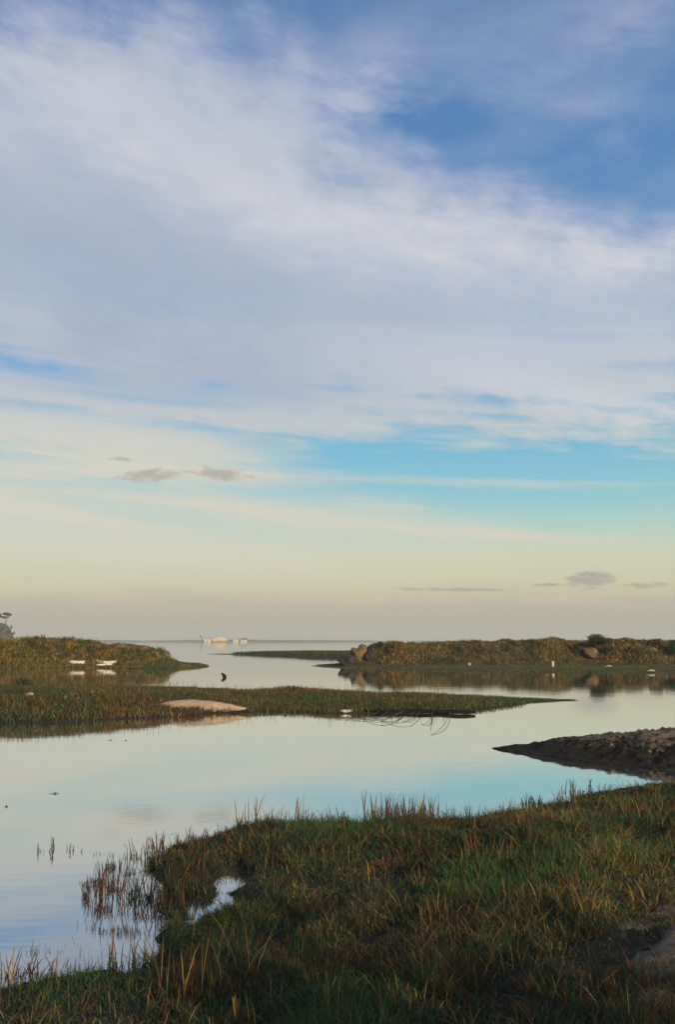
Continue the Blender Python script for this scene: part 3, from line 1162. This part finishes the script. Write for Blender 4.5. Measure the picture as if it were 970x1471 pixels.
def far_building(px0, px1, wall_px, roof_px, label, roofmat, kind, name='building', depth=16, wallmat='white_paint'):
    x0, x1 = (px0 - 485) * K, (px1 - 485) * K
    cx, w = (x0 + x1) / 2, (x1 - x0) / 2
    root = empty(name, (cx, BD, 0))
    props(root, label, 'building', 'buildings on the far shore')
    hw, hr = wall_px * K, roof_px * K
    bm = bmesh.new()
    box(bm, -w, w, 0, depth, -.2, hw)
    bm_obj('wall', bm, M[wallmat], root, False)
    bm = bmesh.new()
    if kind == 'gable':
        gable(bm, -w, w, 0, depth, hw + .02, hw + hr)
    else:               # low barrel roof rising off-centre
        n = 14
        a = []
        for i in range(n + 1):
            t = i / n
            z = hw + .02 + hr * max(0.0, math.sin(math.pi * t ** 1.3)) ** .7
            x = -w * 1.02 + 2.04 * w * t
            a.append([bm.verts.new((x, -.5, hw + .02)), bm.verts.new((x, -.5, z + .1)), bm.verts.new((x, depth + .5, z + .1)), bm.verts.new((x, depth + .5, hw + .02))])
        for p, q in zip(a, a[1:]):
            for k in range(3):
                bm.faces.new((p[k], q[k], q[k + 1], p[k + 1]))
    bm_obj('roof', bm, roofmat, root, False)
    bm = bmesh.new()
    box(bm, -w * .3, w * .0, -.12, .0, .1, hw * .55)
    bm_obj('door', bm, M['dark_roof'], root, False)
    return root


far_building(295, 304.5, 4.6, 1.9, 'small white shed beside the leaning mast on the far shore', M['white_paint'], 'gable', 'shed')
far_building(306.5, 327, 2.6, 5.2, 'longest hall with a rounded golden roof over reddish walls on the far shore', M['roof_metal'], 'barrel', 'hall', 30, 'brick')
far_building(336.5, 343.5, 4.4, 2.2, 'little white hut with pale roof between the round hall and the dark roofed house', M['white_paint'], 'gable', 'hut')
far_building(347, 355, 3.6, 3.0, 'cream house with a dark roof at the end of the far row', M['dark_roof'], 'gable', 'house')
for px, w, lab in ((545, 3.5, 'tiny white cabin above the boulder end of the bluff on the horizon'), (563, 5, 'low wide white cabin between two tiny ones on the horizon'),
                   (582, 4, 'tiny white cabin standing nearest the shrubs above the bluff on the horizon')):
    far_building(px - w / 2, px + w / 2, 1.9, 1.0, lab, M['white_paint'], 'gable', 'cabin', 10)
mast = empty('mast', ((291 - 485) * K, BD - 6, 0))
props(mast, 'dark leaning mast beside the small white shed', 'mast')
bm = bmesh.new()
tube(bm, [(3.2, 0, 0), (1.2, 0, 4.8), (-.6, 0, 9.6)], [.9, .8, .6], 8)
bm_obj('pole', bm, M['steel'], mast)
bm = bmesh.new()
tube(bm, [(-.7, 0, 9.2), (-1.9, 0, 10.4)], [1.0, .9], 8)
tube(bm, [(1.4, 0, 6.4), (3.2, 0, 8.6)], [.5, .35], 6)
bm_obj('crossbar', bm, M['steel'], mast)

# ------------------------------------------------------------------ driftwood
def log(name, a, b, rads, mat, label, cat='driftwood', seg=12, wav=.03, seed=1, wob=.07, group=None):
    a, b = Vector(a), Vector(b)
    n = len(rads)
    c = (a + b) / 2
    bm = bmesh.new()
    tube(bm, log_points(a - c, b - c, n, wav, seed), rads, seg, True, wob, seed)
    o = bm_obj(name, bm, mat)
    o.location = c
    props(o, label, cat, group)
    return o


a, b = atd(214, 1018, 28.6), atd(354, 1018, 28.4)
a.z, b.z = .19, .13
log('driftwood_log', a, b, [.03, .07, .10, .15, .185, .20, .205, .20, .185, .17, .14, .10, .06, .02], M['pale_wood'],
    'large smooth pale driftwood log with tapered ends on the grass island', seg=16, wav=.012, seed=3)
a, b = atd(90, 952, 77.5), atd(121, 952.6, 77.0)
log('driftwood_log', a, b, [.10, .15, .185, .19, .19, .17], M['white_wood'], 'white driftwood log lying alone at the water under the bank', seed=4, wav=.02)
a, b = atd(137, 949.2, 77.6), atd(152, 953.2, 77.2)
b2 = atd(175, 953.4, 77.2)
c = b.copy()
bm = bmesh.new()
tube(bm, [a - c, a.lerp(b, .5) - c + Vector((0, 0, -.03)), Vector((.05, 0, 0)), b.lerp(b2, .5) - c + Vector((0, 0, .05)), b2 - c], [.14, .17, .19, .18, .17], 10, True, .08, 5)
o = bm_obj('driftwood_log', bm, M['white_wood'])
o.location = c
props(o, 'white driftwood log with a raised bent end under the bank', 'driftwood')
a, b = atd(138, 955.2, 76.6), atd(162, 954.6, 76.8)
log('driftwood_log', a, b, [.05, .07, .09, .09, .07], M['white_wood'], 'thin pale driftwood lying against the log with the raised end', seed=6, wav=.02)

g = at(497, 1021.5, .06)
bm = bmesh.new()
bmesh.ops.create_icosphere(bm, subdivisions=3, radius=1)
for v in bm.verts:
    k = float(fbm(np.array([v.co.x * 1.0 + 3]), np.array([v.co.y + v.co.z]), 1.3, 3, 801)[0])
    v.co *= 1 + k * .5
    v.co.x *= .17; v.co.y *= .11; v.co.z *= .055
o = bm_obj('driftwood_chunk', bm, M['white_wood'])
o.location = g
props(o, 'small white chunk of wood beside the dark fallen log', 'driftwood')
g = atd(42, 998, 27.3)
bm = bmesh.new()
tube(bm, [(-.12, 0, -.02), (-.03, 0, .02), (.06, 0, .03), (.13, 0, 0)], [.05, .08, .08, .05], 9, True, .12, 7)
o = bm_obj('driftwood_chunk', bm, M['pale_wood'])
o.location = g
o.scale = (.8, .7, .6)
props(o, 'short pale wood chunk caught high in the island grass', 'driftwood')

# the dark fallen log with its drooping dead branches
a, b = atd(512, 1017.5, 28.6), atd(683, 1021.2, 28.0)
a.z, b.z = .055, .06
root = empty('fallen_log', (a + b) / 2)
props(root, 'dark waterlogged trunk lying on the island edge with thin drooping branches', 'log')
c = root.location.copy()
bm = bmesh.new()
tube(bm, log_points(a - c, b - c, 14, .028, 9), [.015, .025, .035, .04, .045, .04, .045, .052, .045, .05, .058, .05, .056, .04], 10, True, .16, 9)
bm_obj('trunk', bm, M['wet_wood'], root)


def bezier(p, n=12):
    p = [Vector(q) for q in p]
    out = []
    for i in range(n + 1):
        t = i / n
        q = p[:]
        while len(q) > 1:
            q = [u.lerp(v, t) for u, v in zip(q, q[1:])]
        out.append(q[0])
    return out


# each branch leaves the trunk, sags over the water and dips in: (start px, mid px/py, end px/py)
for i, (s, mid, e, zm) in enumerate(((545, (536, 1032), (496, 1038), .05), (582, (556, 1034), (528, 1027), .07), (582, (545, 1045), (505, 1026), .06), (605, (585, 1048), (536, 1033), .05),
                                   (597, (592, 1034), (574, 1038), .05), (560, (545, 1036), (515, 1033), .05), (622, (620, 1036), (619, 1058), .04),
                                   (648, (640, 1048), (612, 1060), .05), (510, (500, 1028), (496, 1039), .05), (622, (618, 1043), (600, 1041), .03))):
    st = atd(s, 1020, a.lerp(b, (s - 512) / 171).y)
    st.z = .07
    m_ = at(*mid, zm)
    en = at(*e, -.02)
    bm = bmesh.new()
    pts = bezier([st - c, (st - c).lerp(m_ - c, .6) + Vector((0, 0, .05)), m_ - c, en - c], 12)
    tube(bm, pts, [.009 - .005 * k / 12 for k in range(13)], 6)
    bm_obj('branch', bm, M['twig'], root)

# the dark stump standing in the channel
g = at(321.5, 973.0)
bm = bmesh.new()
tube(bm, bezier([(.06, 0, -.15), (.08, 0, .02), (.03, 0, .13), (-.14, 0, .22)], 9), [.10, .105, .11, .11, .105, .10, .09, .08, .065, .035], 10, True, .12, 12)
o = bm_obj('stump', bm, M['wet_wood'])
o.location = g
props(o, 'small dark stump curving up out of the open channel', 'stump')

# floating twigs on the pool
for px, py, ln, ang, lab in ((77, 1140.5, .075, 5, 'thin dark twig floating on the pool, the longest of three'), (8, 1159, .03, -8, 'tiny dark twig floating at the left border of the pool'),
                             (158, 1063.5, .045, 4, 'small dark twig floating close to the grass island reflection'), (180, 1064, .03, 4, 'small dark twig afloat just right of another by the island')):
    g = at(px, py)
    dx, dy = math.cos(math.radians(ang)) * ln, math.sin(math.radians(ang)) * ln
    bm = bmesh.new()
    tube(bm, [(-dx, -dy, .0), (0, .01, .003), (dx, dy, .001)], [.002, .003, .002], 6)
    tube(bm, [(0, .01, .012), (dx * .4, dy * .4 + .02, .015)], [.007, .003], 5)
    o = bm_obj('twig', bm, M['wet_wood'])
    o.location = g
    props(o, lab, 'twig')

# pale bits on the grassy foot of the bluff
for px, py, sx, sz, lab in ((674.5, 956, .11, .16, 'small white block at the water below the bluff'), (875, 958.2, .24, .05, 'thin pale driftwood piece on the grassy foot of the bluff below the tallest shrub'),
                            (936, 963, .24, .06, 'long pale driftwood piece near the water under the russet shrub'), (966, 949.5, .30, .07, 'pale slab of driftwood high on the bluff foot at the right border'),
                            (733, 956.5, .5, .05, 'flat grey plank lying on the grassy foot left of the white post'), (841, 951, .06, .16, 'short rusty peg at the base of the bluff below the tallest shrub')):
    d = at(px, py, .15).y
    g = atd(px, py, d)
    bm = bmesh.new()
    if sz > sx:
        tube(bm, [(0, 0, -.1), (0.01, 0, 0), (.0, 0, sz)], [sx, sx * .95, sx * .8], 8, True, .1, int(px))
    else:
        tube(bm, [(-sx, 0, 0), (-sx * .3, .03, .03), (sx * .3, -.02, .04), (sx, 0, .01)], [sz * .5, sz * .9, sz, sz * .6], 8, True, .12, int(px))
    o = bm_obj('driftwood_piece', bm, M['bark'] if 'rusty' in lab or 'grey' in lab else M['grey_wood'])
    o.location = (g.x, g.y, max(float(rb_h(np.array([g.x]), np.array([g.y]))[0]) + .05, .06))
    props(o, lab, 'driftwood')
g = at(795, 958.5, .12)
bm = bmesh.new()
box(bm, -.075, .075, -.075, .075, -.1, .42)
bmesh.ops.bevel(bm, geom=bm.edges[:], offset=.02, segments=1, affect='EDGES')
o = bm_obj('post', bm, M['white_paint'], None, False)
o.location = (g.x, g.y, .15)
props(o, 'short white marker post at the grassy foot of the bluff', 'post')

# boulders of fallen earth
def boulder(px, py, d, r, seed, mat, label, sink=.25):
    g = atd(px, py, d)
    bm = bmesh.new()
    bmesh.ops.create_icosphere(bm, subdivisions=4, radius=1)
    co = np.array([v.co[:] for v in bm.verts])
    k = fbm(co[:, 0] + co[:, 2] * .7 + 5, co[:, 1] - co[:, 2] * .8 + 5, 1.1, 4, seed) * 1.5 + np.abs(fbm(co[:, 0] - co[:, 2] + 9, co[:, 1] + co[:, 2] * .6 + 2, 2.6, 3, seed + 50)) * .6
    co = co * (1 + k)[:, None] * np.array(r)
    for v, p in zip(bm.verts, co): v.co = p
    o = bm_obj('boulder', bm, mat)
    o.location = g
    o.rotation_euler = (0, 0, random.uniform(-.3, .3))
    props(o, label, 'boulder')
    return o


boulder(515, 942, 79.5, (.62, .8, .80), 901, M['boulder'], 'tallest tan earth boulder at the end of the bluff')
boulder(502, 951.5, 78.8, (.65, .8, .45), 902, M['dark_boulder'], 'dark low boulder in front of the tan one at the bluff end')
boulder(530, 947, 79.3, (.42, .7, .75), 903, M['dark_boulder'], 'dark upright boulder wedged behind the tan boulder')
boulder(548, 945, 79.8, (.4, .5, .45), 904, M['boulder'], 'rounded brown earth boulder under the first shrub of the bluff')
boulder(851, 938, 80.2, (.62, .6, .45), 905, M['boulder'], 'pale sandy outcrop below the tallest shrub on the bluff')
boulder(934, 938, 80.2, (.55, .6, .38), 906, M['boulder'], 'pinkish earth outcrop below the russet shrub on the bluff')
boulder(893, 937, 80.2, (.62, .6, .42), 907, M['boulder'], 'brown earth outcrop between the two shrubs on the bluff')
boulder(203, 935, 80.0, (.85, .8, .36), 908, M['boulder'], 'grey-tan boulder on the crest of the tapering bank')
boulder(172, 931.5, 80.5, (.62, .7, .34), 909, M['boulder'], 'smaller tan boulder half sunk in the crest grass of the bank')
boulder(232, 940, 79.8, (.45, .7, .36), 910, M['boulder'], 'brown boulder at the drop where the bank begins to taper')


# ------------------------------------------------------------------ shrubs on the banks
def shrub(px, base_y, d, w, h, cols, label, n=900, leaf=.10, group='shrubs on the bank crests'):
    g = atd(px, base_y, d)
    root = empty('shrub', g)
    props(root, label, 'shrub', group)
    bm = bmesh.new()
    for i in range(7):
        a = random.uniform(0, 2 * math.pi)
        q = random.uniform(.2, .8) * w
        tube(bm, [(0, 0, -.3), (q * .4 * math.cos(a), q * .4 * math.sin(a), h * .4), (q * math.cos(a), q * math.sin(a), h * random.uniform(.6, 1.0))], [.03, .02, .008], 5)
    bm_obj('stem', bm, M['bark'], root)
    lobes = []
    for i in range(7):
        a = random.uniform(0, 2 * math.pi)
        q = random.uniform(0, .65) * w
        lobes.append(((q * math.cos(a), q * math.sin(a), h * random.uniform(.25, .8) * (1 - .4 * q / w)), (w * .42, w * .42, h * .30), 1 / 7))
    leaf_cloud('crown', root, lobes, n, leaf, cols, M['blade'], g)


shrub(28, 992, 40, .75, .55, ['green', 'bright', 'deep', 'olive'], 'low rounded green bush among the island grass below the bank logs', 1800, .07, 'bushes on the island')
shrub(858, 925, 80.2, 1.5, .80, ['deep', 'green', 'olive', 'olive', 'brown'], 'tallest green shrub on the bluff crest', 3200)
shrub(546, 931, 79.8, .42, .55, ['green', 'deep', 'green'], 'small green shrub on the crest by the boulders', 600)
shrub(905, 928, 80.5, .55, .5, ['olive', 'brown', 'green'], 'low olive shrub between the tallest and the russet one', 600)
shrub(942, 929, 80.5, .75, .7, ['rust', 'brown', 'rust', 'olive'], 'russet brown shrub on the bluff crest', 1000)
shrub(735, 927, 80.5, .8, .5, ['olive', 'brown', 'straw'], 'low straw coloured shrub halfway along the bluff crest', 800)
shrub(965, 939, 79.0, .7, 1.0, ['deep', 'deep', 'green'], 'dark shadowy green shrub on the bluff face at the right border', 1200)
shrub(830, 938, 79.6, .55, .8, ['deep', 'green'], 'dark green shrub on the bluff face left of the pale outcrop', 800)
shrub(872, 938, 79.6, .5, .7, ['deep', 'green', 'deep'], 'dark green shrub on the bluff face right of the pale outcrop', 800)


def sprig(px, base_y, top_y, d, n, spread, label, cols=('brown', 'deep', 'rust')):
    g = atd(px, base_y, d)
    hgt = atd(px, top_y, d).z - g.z
    bx = rng.normal(0, .1 * spread, n)
    base = np.stack([bx, rng.normal(0, .1, n), np.full(n, -.25)], 1)
    col, _ = pick(list(cols), np.ones((n, len(cols))))
    hh = (hgt + .25) * rng.uniform(.6, 1.1, n)
    o = blade_obj('tall_weed', M['stalk'], [blades(base, hh, rng.uniform(.05, .09, n), hh * rng.uniform(.05, .35, n) * spread, col)])
    o.location = g
    props(o, label, 'weed', 'weeds on the bank crests')


sprig(522, 930, 924, 79.6, 12, 1.2, 'dark forked weed standing above the tan boulder')
sprig(739, 925, 919, 81, 10, 1.4, 'thin dark weed poking above the straw coloured shrub')
sprig(51, 918, 910, 80, 14, 1.0, 'thin weed on the left bank, first of a close pair')
sprig(61, 918, 909.5, 80, 18, 1.0, 'tallest weed on the bank crest, second of a close pair')
sprig(93, 919, 912.5, 80, 12, 1.2, 'bushy brown weed on the bank crest right of the pair')
sprig(126, 922, 918, 80, 10, 1.2, 'short weed on the bank crest before it slopes down')


# ------------------------------------------------------------------ reed clumps at the water's edge
def reed_clump(px, base_y, top_y, width_px, n, label, cols=('rust', 'brown', 'straw', 'wine'), lean=.18, z=None, short=0, wd=1.0, leafy=0):
    """dry stems standing at a point of the shore; heights set by how tall the clump stands there"""
    g = at(px, base_y, 0.0)
    zz = float(fg_h(np.array([g.x]), np.array([g.y]))[0]) if z is None else z
    zz = max(zz, -.03)
    g = at(px, base_y, zz)
    top = atd(px, top_y, g.y)
    hgt = top.z - g.z
    half = width_px / FPX * g.y / 2
    bx = rng.uniform(-half, half, n)
    by = rng.normal(0, max(.04, half * .35), n)
    base = np.stack([bx, by, np.full(n, -.02)], 1)
    col, _ = pick(list(cols), np.ones((n, len(cols))))
    hh = hgt * np.where(rng.uniform(0, 1, n) < .5, rng.uniform(.7, 1.0, n), rng.uniform(.3, .7, n))
    hh[0] = hgt
    parts = [blades(base, hh, rng.uniform(.005, .010, n) * wd * max(1, g.y / 9), hh * rng.uniform(.0, 2 * lean, n), col, curl=.6, facing=rng.normal(0, .5, n))]
    if short:
        bx = rng.uniform(-half * 1.15, half * 1.15, short)
        base = np.stack([bx, rng.normal(0, max(.05, half * .4), short), np.full(short, -.02)], 1)
        col, _ = pick(['deep', 'green', 'brown', 'rust'], np.tile([.6, .3, .5, .3], (short, 1)))
        hh = hgt * rng.uniform(.12, .4, short)
        parts.append(blades(base, hh, rng.uniform(.005, .010, short) * max(1, g.y / 9), hh * rng.uniform(.1, .6, short), col))
    o = blade_obj('reed_clump', M['stalk'], parts)
    o.location = g
    props(o, label, 'reeds', 'reed clumps at the water edge')
    return o


R = reed_clump
R(357, 1196, 1130, 34, 16, 'sparse reeds with the tallest lone stem above the water edge', short=60)
R(388, 1194, 1158, 22, 10, 'short thin reeds just right of the tallest lone stem', short=40)
R(434, 1194, 1134, 22, 7, 'two tall curving reed stems standing apart over the water edge', short=30, lean=.1)
R(490, 1192, 1150, 40, 16, 'loose short reeds left of the dense russet clump', short=70)
R(525, 1190, 1128, 10, 5, 'slim reed stems at the left end of the dense russet clump', short=20, lean=.06)
R(560, 1190, 1130, 62, 110, 'dense russet reed clump, tallest thicket along the water edge', ('rust', 'rust', 'wine', 'brown', 'straw'), .12, short=160)
R(606, 1188, 1132, 50, 65, 'russet reeds thinning out right of the dense thicket', ('rust', 'wine', 'straw', 'brown'), .12, short=110)
R(660, 1184, 1146, 40, 16, 'low dark green rushes between russet reeds and the pale gap', ('deep', 'brown', 'green'), short=150)
R(695, 1180, 1148, 44, 14, 'low dark rushes following the curve of the shore', ('deep', 'brown', 'green'), short=130)
R(727, 1176, 1140, 14, 10, 'small dark rush tuft at the end of the low rushes', ('deep', 'brown'), short=50)
R(766, 1158, 1134, 30, 40, 'dark separate grass tuft standing in the water near the shore', ('deep', 'deep', 'brown'), .25, z=-.02, short=60)
R(838, 1142, 1114, 50, 22, 'thin reeds where the shore meets the mud bank', ('brown', 'deep', 'straw'), short=60)
R(805, 1152, 1122, 16, 8, 'few upright reeds between the separate tuft and the mud bank', ('brown', 'rust'), short=30)
R(282, 1214, 1180, 40, 16, 'scattered brown reeds over the dark edge of the inlet', short=60)
R(235, 1222, 1186, 44, 24, 'brown reeds at the corner where the inlet opens', short=80)
R(205, 1236, 1192, 50, 26, 'tangled reeds just outside the mouth of the inlet', short=60, z=-.02)
R(152, 1284, 1224, 34, 26, 'leaning reeds standing in water with long reflections', z=-.02, short=30)
R(200, 1296, 1232, 50, 46, 'thick bent reeds in water at the inlet mouth', ('brown', 'rust', 'brown', 'deep'), .25, z=-.02, short=70)
R(244, 1310, 1250, 40, 46, 'dark crowded reeds in the water of the inlet', ('deep', 'brown', 'rust'), .22, z=-.02, short=90)
R(65, 1226, 1196, 22, 7, 'sparse bent reeds far out in the pool', ('brown', 'rust'), .3, z=-.02, short=26)
R(96, 1226, 1206, 26, 6, 'tiny reed tips out in the pool right of the bent ones', ('brown', 'rust'), z=-.02, short=22)
R(128, 1226, 1212, 30, 5, 'faint short reed stubs trailing from the pool tips', ('brown', 'deep'), z=-.02, short=16)
R(122, 1280, 1266, 8, 4, 'two dark stubs in the water beside the leaning reeds', ('deep', 'brown'), .1, z=-.02)
R(12, 1412, 1342, 30, 16, 'tall pink-brown reeds at the lower left border', ('rust', 'straw', 'wine'), short=40)
R(55, 1408, 1352, 46, 24, 'crossing reed stems on the lower left shore', ('rust', 'straw', 'wine', 'brown'), .4, short=70)
R(110, 1402, 1368, 40, 14, 'short reed stems between the crossing ones and the twin stems', ('rust', 'brown', 'deep'), short=80)
R(163, 1396, 1316, 18, 7, 'twin tall reed stems rising over the lower left water', ('rust', 'straw'), .2, short=30)
R(208, 1394, 1330, 44, 24, 'straw and rust reeds at the tip of the lower left shore', ('rust', 'straw', 'gold', 'brown'), .3, short=70)
R(270, 1440, 1325, 80, 44, 'large arching dry stalks in front of the inlet', ('straw', 'gold', 'rust', 'brown', 'olive'), .24, short=120, wd=.6)
R(330, 1420, 1290, 70, 16, 'long curved golden stalks right of the arching ones', ('gold', 'straw', 'olive', 'green'), .35, short=80, wd=.6)
R(262, 1290, 1240, 50, 50, 'olive-brown grass clump standing in the inlet', ('olive', 'rust', 'green'), .3, z=-.01, short=120)


# ------------------------------------------------------------------ bright tufts inside the near grass
def tuft(px, py, hgt, n, spread, cols, label, wd=.007, name='grass_tuft', lean=.5):
    g = at(px, py, .3)
    zz = float(fg_h(np.array([g.x]), np.array([g.y]))[0])
    g = at(px, py, zz)
    a, q = rng.uniform(0, 2 * np.pi, n), spread * np.sqrt(rng.uniform(0, 1, n))
    base = np.stack([q * np.cos(a), q * np.sin(a), np.full(n, -.01)], 1)
    n, wd, lean = int(n * 1.8), wd * .6, lean * .75
    a, q = rng.uniform(0, 2 * np.pi, n), spread * 1.5 * np.sqrt(rng.uniform(0, 1, n))
    base = np.stack([q * np.cos(a), q * np.sin(a), np.full(n, -.01)], 1)
    col, _ = pick(list(cols) * 2 + ['olive', 'rust'], np.ones((n, len(cols) * 2 + 2)))
    hh = hgt * rng.uniform(.3, 1.0, n)
    o = blade_obj(name, M['blade'], [blades(base, hh, rng.uniform(.6, 1.2, n) * wd, hh * rng.uniform(.1, 2 * lean, n), col, heading=a + rng.normal(0, .6, n), curl=.7)])
    o.location = g
    props(o, label, 'grass tuft', 'bright tufts in the near grass')


T = tuft
T(937, 1166, .22, 60, .28, ('gold', 'straw', 'gold'), 'brightest golden tuft near the mud bank on the right', .011)
T(780, 1192, .22, 24, .14, ('gold', 'rust'), 'rusty golden tuft below the separate water tuft', .010)
T(668, 1392, .17, 9, .03, ('bright', 'gold'), 'upright yellow-green leaf tuft low in the near grass', .014, lean=.12)
T(697, 1392, .14, 8, .03, ('bright', 'green'), 'short pointed green leaf tuft beside the yellow-green one', .014, lean=.2)
T(605, 1275, .2, 8, .04, ('gold', 'straw'), 'bent golden stalks in the dark middle of the grass', .009, lean=.4)
T(585, 1230, .28, 22, .14, ('gold', 'rust', 'straw'), 'golden stalks behind the dark middle of the grass', .008, lean=.2)
T(700, 1240, .30, 26, .14, ('rust', 'straw', 'gold'), 'tall rusty stalks in the middle of the near grass', .008, lean=.18)
T(480, 1235, .26, 24, .16, ('straw', 'olive', 'rust'), 'straw stalks under the loose short reeds', .008, lean=.2)
T(430, 1250, .24, 20, .12, ('straw', 'olive'), 'pale stalks right of the inlet', .008, lean=.2)
T(640, 1330, .26, 16, .12, ('rust', 'wine', 'straw'), 'reddish stalks in the centre of the near grass', .007, lean=.2)
T(720, 1300, .2, 18, .1, ('straw', 'gold'), 'straw tuft in the right centre of the near grass', .008)
T(795, 1300, .18, 18, .1, ('bright', 'gold'), 'yellow-green tuft above the sand patch', .009)
T(840, 1300, .2, 16, .1, ('straw', 'gold'), 'sprawling straw tuft left of the sand edge', .009, lean=.8)
T(948, 1305, .2, 30, .12, ('gold', 'straw', 'pale'), 'arching golden grass hanging over the sand edge', .009, lean=.9)
T(740, 1395, .16, 22, .1, ('straw', 'gold', 'olive'), 'straw tuft low in the grass left of the sand patch', .008)
T(860, 1448, .12, 30, .1, ('straw', 'gold', 'rust'), 'flattened straw tuft on the lower edge of the sand', .008, lean=1.0)
T(600, 1440, .16, 26, .12, ('straw', 'olive', 'gold'), 'pale straw tuft at the lower border of the grass', .008)
T(470, 1440, .15, 26, .14, ('olive', 'straw'), 'olive tuft at the lower border of the grass', .008)
T(342, 1462, .13, 5, .02, ('gold', 'gold'), 'single bright yellow leaf blade at the lower border', .016, lean=.1)
T(800, 1460, .10, 20, .1, ('straw', 'rust'), 'crushed rusty straw beside the flattened tuft', .008, lean=1.0)


# ------------------------------------------------------------------ the pale air over the lagoon
m = new_mat('haze')
t = m.node_tree
v = t.nodes.new('ShaderNodeVolumePrincipled')
v.inputs['Color'].default_value = (.92, .96, .88, 1)
v.inputs['Density'].default_value = .00036
o_ = t.nodes.new('ShaderNodeOutputMaterial')
t.links.new(v.outputs[0], o_.inputs['Volume'])
bm = bmesh.new()
box(bm, -6100, 6100, -100, 6100, -3.0, 45)
o = bm_obj('haze', bm, m, None, False)
props(o, 'thin pale haze hanging in the air over the lagoon', 'haze', None, 'stuff')
